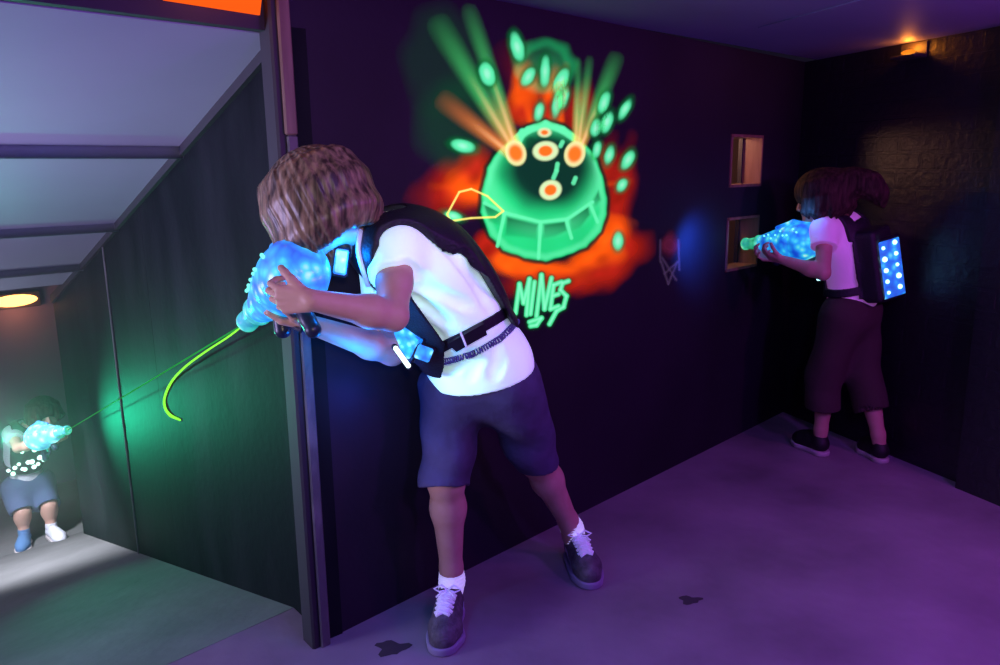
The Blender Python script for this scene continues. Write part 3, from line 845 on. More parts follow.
def fold(amp, seed, s, dirs=None):
    r = np.random.default_rng(seed); Q = []
    for i in range(7):
        d = nrm(r.normal(size=3)) if dirs is None else nrm(np.asarray(dirs) + r.normal(size=3) * .45)
        Q.append((d / s * r.uniform(.6, 1.5), r.uniform(0, 6.28)))
    def fn(X, Y, Zq):
        o = 0
        for d, ph in Q: o = o + np.sin(X * d[0] + Y * d[1] + Zq * d[2] + ph)
        return o * (amp / 3)
    return fn
def lerp(a, b, t): return a + (b - a) * t

# ---- the boy at the corner, bent forward over his blaster
def near_boy():
    J = {k: at(*v) for k, v in dict(head=(315, 204, 1.84), neck=(376, 226, 1.95), shL=(396, 252, 1.86), shR=(380, 246, 2.03), elL=(393, 316, 1.73), wrL=(312, 300, 1.60),
         elR=(392, 352, 1.97), wrR=(312, 325, 1.78), pel=(480, 372, 2.165), hipR=(453, 392, 2.185), hipL=(508, 388, 2.15), knR=(446, 478, 2.09), anR=(452, 580, 2.125),
         knL=(536, 459, 2.27), anL=(572, 528, 2.42), bel=(462, 326, 2.10), chest=(428, 274, 1.995)).items()}
    toeR, heelR = floor_pt(440, 657), None
    dR = nrm(V3(-.02, -.21, 0)); heelR = toeR - dR * .235
    toeL = floor_pt(592, 590); dL = nrm(V3(.035, -.21, 0)); heelL = toeL - dL * .235
    base = V3((heelR[0] + heelL[0]) / 2, (heelR[1] + heelL[1]) / 2, 0)
    person = empty('person', base, label='boy with brown bob and glowing white tee, bending forward at the wall corner', cat='person')
    s = nrm(J['neck'] - J['pel']); F = frame(s, V3(.375, -.927, 0)); l, fr, _ = F
    Fp = frame(nrm(s + Z * 1.0), V3(.93, -.38, 0))
    hf = nrm(V3(-.80, .36, -.48)); hu = nrm(Z - (Z @ hf) * hf); hc = J['head'] + hu * .0
    lo, hi = V3(-.68, 1.55, -.01), V3(.42, 2.65, 1.42)

    # body: one continuous surface
    B = Vol(lo, hi, .0036)
    B.ell(J['chest'], F, (.125, .088, .16), .05)
    B.ell(J['bel'], F, (.110, .085, .15), .08)
    B.ell(J['pel'], Fp, (.125, .095, .105), .07)
    B.cone(J['shL'] + s * .01, J['shR'] + s * .01, .05, .05, .05)
    B.cone(J['neck'] - s * .02, hc - hu * .05 - hf * .02, .052, .045, .03)
    for a, e, w in (('shL', 'elL', 'wrL'), ('shR', 'elR', 'wrR')):
        B.cone(J[a], lerp(J[a], J[e], .5), .045, .040, .03); B.cone(lerp(J[a], J[e], .5), J[e], .040, .033, .02)
        B.cone(J[e], lerp(J[e], J[w], .3), .034, .035, .015); B.cone(lerp(J[e], J[w], .3), J[w], .035, .0225, .02)
    for h_, kn, an in (('hipR', 'knR', 'anR'), ('hipL', 'knL', 'anL')):
        B.cone(J[h_], J[kn], .080, .052, .05)
        c = lerp(J[kn], J[an], .3) + V3(0, .012, 0)
        B.cone(J[kn], c, .049, .048, .03); B.cone(c, lerp(J[an], J[kn], .12), .048, .032, .03); B.cone(lerp(J[an], J[kn], .12), J[an] - Z * .03, .032, .034, .02)
    head_shape(B, hc, hf, hu, .98)
    hdL = nrm(V3(-.93, .12, .00)); hand(B, J['wrL'], hdL, V3(.05, .95, .30), V3(0, -.2, 1), .95, (38, 62, 45), 25)
    hdR = nrm(V3(-.90, -.12, .16)); hand(B, J['wrR'], hdR, V3(.1, .25, .95), V3(-.1, -1, .2), .93, (25, 45, 40), 25)
    B.build('body', M['skin'], person)

    # shirt
    S = Vol(lo, hi, .0045)
    tors = lambda V, g, k=.07: (V.ell(J['chest'] - fr * .005, F, V3(.135, .108, .165) + g, .05), V.ell(J['bel'], F, V3(.128, .112, .155) + g, .10),
                                V.ell(J['pel'] + Fp[2] * .01, Fp, V3(.150, .122, .115) + g, .08), V.cone(J['shL'] + s * .006, J['shR'] + s * .006, .060 + g, .060 + g, .06))
    tors(S, .008)
    S.warp(fold(.0045, 3, .035, l * .3 + s))
    S.cut(at(478, 390, 2.06), -nrm(s * .55 + Z * .75))
    S.cone(J['neck'] + s * .02, J['neck'] + s * .09, .058, .05, .01, mode='cut')
    d_ = nrm(J['elL'] - J['shL']); e_ = lerp(J['shL'], J['elL'], .40)
    S.cone(J['shL'] - d_ * .005, lerp(J['shL'], J['elL'], .6), .058, .062, .04, cuts=[(e_, nrm(d_ + V3(.1, 0, 0)))])
    d_ = nrm(J['elR'] - J['shR']); e_ = lerp(J['shR'], J['elR'], .45)
    S.cone(J['shR'], lerp(J['shR'], J['elR'], .6), .058, .064, .04, cuts=[(e_, d_)])
    v_, f_ = S.surface(); b_ = BVHTree.FromPolygons([tuple(q) for q in v_], [tuple(map(int, q)) for q in f_])
    for px, r_, dp in (([(412, 288), (432, 290), (455, 300), (470, 306)], .012, .006), ([(460, 262), (480, 280), (502, 302)], .014, .008), ([(410, 312), (424, 326), (438, 336)], .016, .008),
                       ([(408, 296), (425, 306), (446, 322)], .012, .006), ([(405, 262), (425, 282)], .014, .006), ([(470, 352), (474, 364), (470, 378)], .011, .006), ([(498, 340), (500, 360), (494, 376)], .012, .006),
                       ([(435, 366), (455, 368), (480, 362)], .012, .006), ([(440, 240), (465, 268), (490, 310)], .014, .006)):
        c_, n_ = hits(b_, resample(px, 9))
        for i in range(len(c_) - 1):
            w0, w1 = [math.sin(math.pi * (i + j + .3) / (len(c_) + .6)) for j in (0, 1)]
            S.cone(c_[i] + n_[i] * (r_ - dp * w0), c_[i + 1] + n_[i + 1] * (r_ - dp * w1), r_, r_, .018, mode='cut')
    shirt, bvS = S.build('shirt', M['shirt'], person, bvh=True)

    # shorts
    T = Vol(lo, hi, .0045)
    T.ell(J['pel'] - Fp[2] * .03, Fp, (.150, .118, .12), .03)
    for h_, kn, r1, ext in (('hipR', 'knR', .064, 1.08), ('hipL', 'knL', .064, 1.04)):
        e = lerp(J[h_], J[kn], ext); d = nrm(J[kn] - J[h_])
        nn = nrm(d + V3(0, 0, -.5)) if h_ == 'hipR' else nrm(d + V3(-.15, 0, -.3))
        T.cone(J[h_] + Z * .01, e + d * .06, .100, r1, .05, cuts=[(e, nn)])
    T.warp(fold(.0055, 8, .022, V3(.5, 0, .8)))
    T.cut(J['pel'] + Fp[2] * .06, Fp[2])
    for h_, kn, r1, ext in (('hipR', 'knR', .057, 1.08), ('hipL', 'knL', .057, 1.04)):
        e = lerp(J[h_], J[kn], ext); d = nrm(J[kn] - J[h_]); T.cone(e - d * .012, e + d * .12, r1, r1, .004, mode='cut')
    T.build('shorts', M['denim'], person)

    # socks and shoes
    for an, kn, hl, to in (('anR', 'knR', heelR, toeR), ('anL', 'knL', heelL, toeL)):
        K = Vol(J[an] - .1, J[an] + .12, .003)
        d = nrm(J[kn] - J[an]); ax = lerp(J[an], J[kn], .10)
        f0 = hl + nrm(to - hl) * .05 + Z * .065
        K.cone(f0, J[an], .036, .0375, .01); K.cone(J[an], ax, .0375, .037, .01, cuts=[(ax, d)])
        K.warp(lambda X, Y, Zq: .0012 * np.sin(Zq * 620))
        K.build('sock', M['sock'], person)
        shoe(person, hl, to, (M['shoe'], M['sole']))

    # hair: a heavy bob
    H = Vol(hc - .24, hc + .24, .0032); hl = np.cross(hu, hf); Ah = [hl, hf, hu]
    P = lambda a, b, c: hc + hl * a + hf * b + hu * c
    H.ell(P(0, -.010, .030), Ah, (.104, .120, .098), .01)
    H.ell(P(0, -.014, -.010), Ah, (.104, .116, .098), .03, cuts=[(P(0, 0, -.078), -hu)])
    for i in range(60):          # locks hanging all round, leaving the face open
        th = math.radians(-142 + 284 * i / 59.0) + math.pi          # measured from the front; centre at the back
        ca, sa = math.cos(th), math.sin(th)
        ln = .118 + .020 * ca + .012 * sa * 0 - .020 * max(0., ca - .6) + rng.uniform(-.005, .007)
        up_ = P(sa * .088, ca * .100 - .010, .060)
        mid = P(sa * .096, ca * .108 - .010, .010)
        low = lerp(mid, P(sa * .099, ca * .111 - .010, .010 - ln * .6), 1.0) - Z * .012
        tip = P(sa * .094, ca * .104 - .008, .022 - ln) - Z * .014
        H.chain([up_, mid, low, tip], [.012, .016, .015, .005], .026)
    H.ell(P(0, .060, -.085), Ah, (.058, .085, .078), .01, mode='cut')
    ph = rng.uniform(0, 6.28, 4)
    def strands(X, Y, Zq):
        x = (X - hc[0]) * hl[0] + (Y - hc[1]) * hl[1] + (Zq - hc[2]) * hl[2]; y = (X - hc[0]) * hf[0] + (Y - hc[1]) * hf[1] + (Zq - hc[2]) * hf[2]
        a = np.arctan2(x, y); return .0008 * (np.sin(a * 41 + ph[0]) + np.sin(a * 27 + ph[1]) + .8 * np.sin(a * 59 + ph[2]))
    H.warp(strands)
    H.build('hair', M['hair'], person)

    # ---- the vest: front and back panels, straps, buckle, cable, LED pods
    vest = empty('laser_vest', J['chest'] - Z * .2, label='black laser tag vest with blue glowing pods, worn over the glowing white tee', cat='vest')
    Vv = Vol(lo, hi, .0045)
    tors(Vv, .028)
    c0 = lerp(J['chest'], J['bel'], .35)
    n_b, n_f = -fr, fr
    ax = [(Vv.lo[i] + Vv.h * np.arange(Vv.n[i])).astype(np.float32) for i in range(3)]
    X, Y, Zq = ax[0][:, None, None], ax[1][None, :, None], ax[2][None, None, :]
    q = [(X - c0[0]) * F[i][0] + (Y - c0[1]) * F[i][1] + (Zq - c0[2]) * F[i][2] for i in range(3)]
    back = np.maximum(np.maximum(.104 - .42 * np.clip(q[2] - .01, 0, .13) - (-q[1]), -.190 - q[2]), np.abs(q[0]) - .120)
    front = np.maximum(np.maximum(.086 + .45 * np.maximum(0, -q[2] - .06) - q[1], -.178 - q[2]), np.abs(q[0]) - .125)
    shou = np.maximum(.142 - q[2], np.abs(np.abs(q[0]) - .085) - .034)
    inner = Vv.F + .020
    def smin(a_, b_, k_=.045):
        h_ = np.maximum(k_ - np.abs(a_ - b_), 0) / k_; return np.minimum(a_, b_) - h_ * h_ * k_ * .25
    Vv.F = np.maximum(np.maximum(Vv.F, smin(smin(back, front), shou)), -inner).astype(np.float32)
    Vv.cone(J['neck'] + s * .01, J['neck'] + s * .09, .064, .055, .01, mode='cut')
    Vv.ell(c0 - fr * .120 + s * .0, F, (.080, .022, .120), .03)      # pack on the back
    Vv.ell(c0 + fr * .130 - s * .075, F, (.080, .040, .085), .03)     # unit on the belly side
    vp, bvV = Vv.build('vest_body', M['vest'], vest, bvh=True)
    def strap(name, px, w, th, mat, lift=.008, bv=bvS, n=26, par=vest):
        p, nn = hits(bv, resample(px, n)); k = len(p)
        ns = nn.copy()
        for i in range(k): ns[i] = nrm(nn[max(0, i - 2):i + 3].mean(0))
        sp = p.copy()
        for _ in range(3): sp[1:-1] = (sp[:-2] + 2 * sp[1:-1] + sp[2:]) / 4
        mb = MB(); mb.ribbon(sp + ns * lift, ns, w, th); return mb.build(name, mat, par), sp, ns
    strap('waist_strap', [(424, 356), (446, 343), (470, 331), (495, 318), (515, 306), (523, 300)], .032, .004, M['strap'])
    bk_, sp, ns = strap('buckle', [(452, 343), (462, 337), (472, 331), (482, 326)], .040, .010, M['plastic'], .010, n=6)
    p, n_ = hits(bvS, [(459, 327), (462, 334), (465, 341)]); mb = MB(); mb.tube(p + n_ * .0225, .0028, 6); mb.build('buckle_bar', M['piping'], bk_)
    # coiled cable under the strap
    p, n_ = hits(bvS, resample([(421, 360), (436, 360), (456, 356), (478, 348), (500, 335), (516, 322), (522, 314)], 60))
    for _ in range(4): p[1:-1] = (p[:-2] + 2 * p[1:-1] + p[2:]) / 4
    pts = resample(p + n_ * .010, 700); nn = resample(n_, 700); cp = []
    for i in range(700):
        t = nrm(pts[min(i + 1, 699)] - pts[max(i - 1, 0)]); b = np.cross(t, nn[i]); a = i * .40
        cp.append(pts[i] + (nn[i] * math.cos(a) + b * math.sin(a)) * .0075)
    mb = MB(); mb.tube(cp, .0023, 5); mb.build('coiled_cable', M['cable'], vest, smooth=True)
    # white piping round the neck opening and down the front edge
    pp = []
    for x, y in resample([(361, 236), (363, 224), (369, 211), (379, 201), (392, 196)], 18):
        q_, m_ = hit(bvV, x, y)
        if q_ is not None: pp.append(q_ + m_ * .004)
    if len(pp) > 4:
        pp = np.array(pp)
        for _ in range(4): pp[1:-1] = (pp[:-2] + 2 * pp[1:-1] + pp[2:]) / 4
        mb = MB(); mb.tube(pp, [.005 + .004 * math.sin(math.pi * i / (len(pp) - 1)) for i in range(len(pp))], 8); mb.build('piping', M['piping'], vest, smooth=True)
    p, n_ = hits(bvV, resample([(362, 232), (360, 250), (364, 268), (369, 284)], 14))
    if len(p) > 3:
        mb = MB(); mb.tube(p + n_ * .004, .006, 8); mb.build('piping', M['piping'], vest, smooth=True)
    # LED pods
    def pod(px, py, w, h, ang, name, mat, bv=bvV, dep=.018, Yd=None, lead=0):
        p, n = hit(bv, px, py)
        if p is None or Yd: p, n = at(px, py, Yd or 1.9), -ray(px, py)
        n = nrm(n); n = nrm(n * .5 - ray(px, py) * .5)
        r = nrm(RIGHT * math.cos(ang) - UP * math.sin(ang)); r = nrm(r - (r @ n) * n); u = np.cross(n, r)
        k = (p - CAM) @ FWD / FPX
        h_ = MB(); h_.box(p + n * .004, (w * k * 1.25, h * k * 1.2, dep), [r, u, n], .005); ho = h_.build(name, M['plastic'], vest)
        g = MB(); g.box(p + n * (.004 + dep / 2), (w * k, h * k, .008), [r, u, n], .004); g.build('led_panel', mat, ho)
        return p, n, r, u, k
    pod(341, 262, 13, 25, .15, 'chest_sensor', M['ledpod'], Yd=1.86)
    p, n, r, u, k = pod(403, 338, 36, 26, .55, 'led_pod', M['ledpod'])
    pod(402, 357, 5, 26, -.62, 'light_bar', M['ledwhite'], dep=.012)
    pod(424, 352, 16, 15, .4, 'led_pod', M['ledpod'])
    return J, fr
def floor_pt(x, y, z=0.):
    d = ray(x, y); return CAM + d * ((z - CAM[2]) / d[2])
NJ, Nfr = near_boy()

# ------------------------------------------------------------------ blasters
def make_blaster(label):
    g = empty('laser_blaster', (0, 0, 0), label=label, cat='toy gun', group='laser blasters held by the players')
    X3 = [V3(1, 0, 0), V3(0, 0, 1), V3(0, 1, 0)]
    mb = MB()            # flared shell: wide rounded rear, narrowing to the muzzle (local +Y)
    mb.lathe([(.000, .030), (.006, .052), (.020, .066), (.050, .076), (.090, .078), (.094, .074), (.100, .074), (.104, .077), (.15, .068), (.155, .064), (.161, .064), (.165, .066), (.22, .050), (.27, .036), (.28, .033)], 36, [V3(1, 0, 0), V3(0, 0, -1), V3(0, 1, 0)], sq=(1, 1.06))
    mb.build('shell', M['gun'], g, smooth=True, local=True)
    mb = MB(); mb.lathe([(.275, .034), (.283, .038), (.292, .038), (.297, .030), (.345, .024), (.352, .028), (.366, .028), (.372, .022), (.372, .015), (.360, .012)], 28, [V3(1, 0, 0), V3(0, 0, -1), V3(0, 1, 0)])
    mb.build('muzzle', M['gungreen'], g, smooth=True, local=True)
    V = Vol(V3(-.06, -.05, -.22), V3(.06, .30, .12), .003)
    V.chain([V3(0, .085, -.065), V3(0, .075, -.105), V3(0, .066, -.135)], [.019, .017, .019], .01)
    V.build('grip', M['gunblack'], g)
    V = Vol(V3(-.06, -.05, -.22), V3(.06, .30, .12), .003)
    V.chain([V3(0, .190, -.050), V3(0, .200, -.085)], [.018, .020], .01); V.build('fore_grip', M['gunblack'], g)
    V = Vol(V3(-.06, -.05, -.22), V3(.06, .30, .12), .003)
    V.chain([V3(0, .03, .070), V3(0, .11, .084), V3(0, .19, .066)], [.012, .014, .010], .01); V.build('top_rail', M['gun'], g)
    mb = MB(); mb.tube([V3(0, .085, -.072), V3(0, .092, -.108), V3(0, .118, -.118), V3(0, .142, -.100), V3(0, .150, -.066)], .0055, 8); mb.build('trigger_guard', M['gunblack'], g, smooth=True, local=True)
    mb = MB(); mb.tube([V3(0, .108, -.070), V3(0, .113, -.084), V3(0, .110, -.098)], [.005, .006, .004], 8); mb.build('trigger', M['gungreen'], g, smooth=True, local=True)
    for i in range(9):
        y = .055 + .022 * i; r = .079 - max(0, y - .10) * .20
        for s_ in (1, -1):
            a = .55 + .22 * math.sin(i * 1.9)
            mb = MB(); mb.ball(V3(s_ * r * math.cos(a), y, r * math.sin(a) * 1.06), .0048, n=5); mb.build('led', M['ledcyan'], g, smooth=True, local=True)
    mb = MB(); mb.lathe([(-.004, .010), (-.004, .030), (.004, .040), (.010, .050)], 28, [V3(1, 0, 0), V3(0, 0, -1), V3(0, 1, 0)]); mb.build('rear_cap', M['gun'], g, smooth=True, local=True)
    return g
def aim(g, rear, muzzle, up=Z):
    y = nrm(muzzle - rear); x = nrm(np.cross(y, up)); z = np.cross(x, y)
    mt = Matrix.Identity(4)
    for i in range(3): mt[i][0], mt[i][1], mt[i][2], mt[i][3] = x[i], y[i], z[i], rear[i]
    g.matrix_world = mt
def dup_tree(o, label):
    c = o.copy(); COL.objects.link(c); c['label'] = label
    for ch in list(o.children):
        d = ch.copy(); COL.objects.link(d); d.parent = c
    return c
gunA = make_blaster('cyan glowing blaster gripped by the bending boy at the wall corner')
gA0 = at(307, 262, 1.70); gA1 = gA0 + nrm(at(248, 321, 1.93) - gA0) * .372
aim(gunA, gA0, gA1)

# ------------------------------------------------------------------ the second player, by the wall openings
def simple_figure(person, J, F, Fp, lo, hi, h, hf, hu, sc, mats, hem, shoes, hands, hair_fn, sleeves=.45):
    l, fr, s = F
    B = Vol(lo, hi, h)
    tors = lambda V, g: (V.ell(J['chest'], F, (V3(.118, .088, .145)) * sc + g, .05), V.ell(J['bel'], F, V3(.105, .085, .13) * sc + g, .07),
                         V.ell(J['pel'], Fp, V3(.118, .094, .10) * sc + g, .06), V.cone(J['shL'], J['shR'], .047 * sc + g, .047 * sc + g, .05))
    tors(B, -.004)
    B.cone(J['neck'] - s * .02, J['head'] - hu * .05 - hf * .02, .047 * sc, .042 * sc, .03)
    for a, e, w in (('shL', 'elL', 'wrL'), ('shR', 'elR', 'wrR')):
        B.cone(J[a], J[e], .040 * sc, .031 * sc, .03); c = lerp(J[e], J[w], .3)
        B.cone(J[e], c, .031 * sc, .032 * sc, .015); B.cone(c, J[w], .032 * sc, .021 * sc, .02)
    for h_, kn, an in (('hipR', 'knR', 'anR'), ('hipL', 'knL', 'anL')):
        B.cone(J[h_], J[kn], .074 * sc, .048 * sc, .05); c = lerp(J[kn], J[an], .32) - Fp[1] * .010
        B.cone(J[kn], c, .046 * sc, .047 * sc, .03); B.cone(c, lerp(J[an], J[kn], .12), .047 * sc, .030 * sc, .03); B.cone(lerp(J[an], J[kn], .12), J[an] - Z * .03, .030 * sc, .032 * sc, .02)
    head_shape(B, J['head'], hf, hu, sc * 1.0)
    for w, hd, pn, sd in hands: hand(B, J[w], hd, pn, sd, sc * .92, (30, 50, 40), 25, k=.004)
    B.build('body', mats['skin'], person)
    S = Vol(lo, hi, h)
    tors(S, .012)
    S.warp(fold(.004, 5, .035, l * .3 + s))
    S.cut(J['pel'] - s * hem[0], -s)
    S.cone(J['neck'] + s * .015, J['neck'] + s * .09, .056 * sc, .05 * sc, .008, mode='cut')
    for a, e in (('shL', 'elL'), ('shR', 'elR')):
        d = nrm(J[e] - J[a]); q = lerp(J[a], J[e], sleeves)
        S.cone(J[a], lerp(J[a], J[e], sleeves + .2), .055 * sc, .060 * sc, .03, cuts=[(q, d)])
    sh, bv = S.build('shirt', mats['shirt'], person, bvh=True)
    T = Vol(lo, hi, h)
    T.ell(J['pel'] - Fp[2] * .03, Fp, V3(.145, .118, .12) * sc, .03)
    for hp, kn, an in (('hipR', 'knR', 'anR'), ('hipL', 'knL', 'anL')):
        e = lerp(J[kn], J[an], hem[1]) if hem[1] >= 0 else lerp(J[kn], J[hp], -hem[1])
        d = nrm(J[an] - J[kn]) if hem[1] >= 0 else nrm(J[kn] - J[hp])
        if hem[1] >= 0:
            T.cone(J[hp], J[kn], .096 * sc, .083 * sc, .05); T.cone(J[kn], e + d * .05, .083 * sc, .080 * sc, .02, cuts=[(e, d)])
            T.cone(e - d * .012, e + d * .1, .072 * sc, .072 * sc, .003, mode='cut')
        else:
            T.cone(J[hp], e + d * .05, .098 * sc, .075 * sc, .05, cuts=[(e, d)]); T.cone(e - d * .012, e + d * .1, .066 * sc, .066 * sc, .003, mode='cut')
    T.warp(fold(.004, 9, .04)); T.cut(J['pel'] + Fp[2] * .06, Fp[2])
    T.build('shorts', mats['shorts'], person)
    for (an, kn, hl, to, m1, m2, sock, lc) in shoes:
        if sock:
            K = Vol(J[an] - .1, J[an] + .12, .004); d = nrm(J[kn] - J[an]); q = lerp(J[an], J[kn], .18)
            K.cone(hl + nrm(to - hl) * .05 + Z * .06, J[an], .034 * sc, .036 * sc, .01); K.cone(J[an], q, .036 * sc, .037 * sc, .01, cuts=[(q, d)])
            K.build('sock', M[sock], person)
        shoe(person, hl, to, (M[m1], M[m2]), laces=lc)
    H = Vol(J['head'] - .30, J['head'] + .30, .0045)
    hair_fn(H); H.build('hair', mats['hair'], person)
    return bv, tors
def hair_mass(H, hc, hf, hu, sc, ln, seed, n=34, face=142):
    hl = np.cross(hu, hf); Ah = [hl, hf, hu]; r = np.random.default_rng(seed)
    P = lambda a, b, c: hc + (hl * a + hf * b + hu * c) * sc
    H.ell(P(0, -.010, .030), Ah, V3(.098, .112, .094) * sc, .01)
    for i in range(n):
        th = math.radians(-face + 2 * face * i / (n - 1.)) + math.pi; ca, sa = math.cos(th), math.sin(th)
        L = ln - .5 * ln * max(0., ca - .1) + r.uniform(-.012, .012)
        H.chain([P(sa * .08, ca * .095 - .01, .06), P(sa * .096, ca * .108 - .01, .0), P(sa * .099 + r.uniform(-.01, .01), ca * .112 - .01 + r.uniform(-.01, .01), .0 - L * .6), P(sa * .09, ca * .10 - .01, -L)], [.020 * sc, .018 * sc, .015 * sc, .005 * sc], .008)
    H.ell(P(0, .062, -.082), Ah, V3(.056, .085, .080) * sc, .01, mode='cut')
    return P
def vest_shell(name, vest, tors, lo, hi, h, J, F, s0, back_t, front_t, mat, g=.024):
    l, fr, s = F; V = Vol(lo, hi, h); tors(V, g)
    c0 = lerp(J['chest'], J['bel'], .4)
    ax = [(V.lo[i] + V.h * np.arange(V.n[i])).astype(np.float32) for i in range(3)]
    X, Y, Zq = ax[0][:, None, None], ax[1][None, :, None], ax[2][None, None, :]
    q = [(X - c0[0]) * F[i][0] + (Y - c0[1]) * F[i][1] + (Zq - c0[2]) * F[i][2] for i in range(3)]
    back = np.maximum(np.maximum(back_t + q[1], -.16 - q[2]), np.abs(q[0]) - .10)
    front = np.maximum(np.maximum(front_t - q[1], -.15 - q[2]), np.abs(q[0]) - .10)
    shou = np.maximum(.09 - q[2], np.abs(np.abs(q[0]) - .070) - .026)
    belt = np.abs(q[2] + .125) - .017
    V.F = np.maximum(np.maximum(V.F, np.minimum(np.minimum(np.minimum(back, front), shou), belt)), -(V.F + .016)).astype(np.float32)
    V.cone(J['neck'], J['neck'] + s * .10, .062, .06, .01, mode='cut')
    return V, c0

def far_boy():
    Y0 = 3.38
    f0 = nrm(V3(-.64, .77, 0)); lf = V3(-f0[1], f0[0], 0)
    J = {k: at(*v) for k, v in dict(head=(820, 197, 3.40), neck=(839, 217, 3.40), pel=(851, 306, 3.40), bel=(850, 276, 3.40), chest=(848, 247, 3.40)).items()}
    J['shL'] = J['neck'] + lf * .115 - Z * .045; J['shR'] = J['neck'] - lf * .115 - Z * .045
    J['elL'] = at(823, 273, 3.22); J['wrL'] = at(783, 260, 3.33); J['elR'] = at(825, 262, 3.56); J['wrR'] = at(776, 258, 3.50)
    J['hipL'] = J['pel'] + lf * .075 - Z * .04; J['hipR'] = J['pel'] - lf * .075 - Z * .04
    hL, tL, hR, tR = floor_pt(826, 457), floor_pt(793, 441), floor_pt(884, 464), floor_pt(861, 448)
    tL = hL + nrm(tL - hL) * .215; tR = hR + nrm(tR - hR) * .205
    J['anL'] = hL + nrm(tL - hL) * .045 + Z * .085; J['anR'] = hR + nrm(tR - hR) * .045 + Z * .085
    J['knL'] = lerp(J['hipL'], J['anL'], .50) + f0 * .035; J['knR'] = lerp(J['hipR'], J['anR'], .50) + f0 * .03
    F = frame(J['neck'] - J['pel'], lf); Fp = frame(Z, lf); s = F[2]
    base = (hL + hR) / 2
    person = empty('person', V3(base[0], base[1], 0), label='child in pink-lit white tee and long dark shorts aiming into the lower wall opening', cat='person')
    lo = np.min([J[k] for k in J], 0) - V3(.28, .2, .25); hi = np.max([J[k] for k in J], 0) + V3(.2, .2, .2); lo[2] = -.01
    hf = nrm(V3(-.82, .54, -.18)); hu = nrm(Z - (Z @ hf) * hf)
    hd = nrm(V3(-.80, .50, .22))
    hands = [('wrL', hd, V3(.2, .5, .8), V3(0, 0, 1)), ('wrR', nrm(V3(-.9, .3, .1)), V3(-.1, -.5, .85), V3(0, 0, 1))]
    def hf_(H):
        P = hair_mass(H, J['head'], hf, hu, 1.0, .088, 4, 34, 118)
        H.chain([P(0, -.08, .03), P(-.0, -.14, .040), P(0, -.20, .02), P(-.02, -.225, -.03), P(-.03, -.235, -.08)], [.060, .048, .040, .030, .008], .05)   # tied-back hair
    mats = dict(skin=M['skin'], shirt=M['shirt2'], shorts=M['brownshorts'], hair=M['darkhair'])
    bv, tors = simple_figure(person, J, F, Fp, lo, hi, .0048, hf, hu, .93, mats, (.035, .52),
                             [('anL', 'knL', hL, tL, 'blackshoe', 'whitesole', None, False), ('anR', 'knR', hR, tR, 'blackshoe', 'whitesole', None, False)], hands, hf_, .42)
    vest = empty('laser_vest', J['chest'] - Z * .2, label='laser tag vest with blue lit back pack on the child at the openings', cat='vest')
    V, c0 = vest_shell('vest_body', vest, tors, lo, hi, .0048, J, F, 0, .070, .070, M['vest'])
    V.box(c0 - F[1] * .120 - s * .03, F, (.085, .040, .155), .02, .02)
    V.build('vest_body', M['vest'], vest)
    pc_ = c0 - F[1] * .165 - s * .052
    an = math.radians(24); Fk = np.array([F[0] * math.cos(an) + F[1] * math.sin(an), F[1] * math.cos(an) - F[0] * math.sin(an), F[2]])
    hz = MB(); hz.box(pc_, (.140, .022, .275), Fk, .008); pk = hz.build('back_pack', M['plastic'], vest)
    g = MB(); g.box(pc_ - Fk[1] * .013, (.116, .008, .245), Fk, .003); g.build('led_panel', M['ledpanel'], pk)
    for i in range(5):
        for j, a in ((0, .030), (1, -.030)):
            mb = MB(); mb.ball(pc_ - Fk[1] * .018 + Fk[0] * a + s * (.095 - .048 * i + (.012 if j else 0)), .0075 + .004 * ((i * 3 + j * 2) % 4) / 3, n=6); mb.build('led', M['led'], pk, smooth=True)
    mb = MB(); mb.box(c0 + F[1] * .118 - s * .06 + F[0] * .03, (.05, .03, .06), F, .006); so = mb.build('chest_sensor', M['plastic'], vest)
    mb = MB(); mb.box(c0 + F[1] * .120 - s * .06 + F[0] * .056, (.008, .020, .04), F, .003); mb.build('led', M['led'], so)
    g = dup_tree(gunA, 'blue and green glowing blaster held in front of the lower wall opening')
    r0 = at(817, 241, 3.36); aim(g, r0, at(742, 244, 3.66))
    return J
FJ = far_boy()

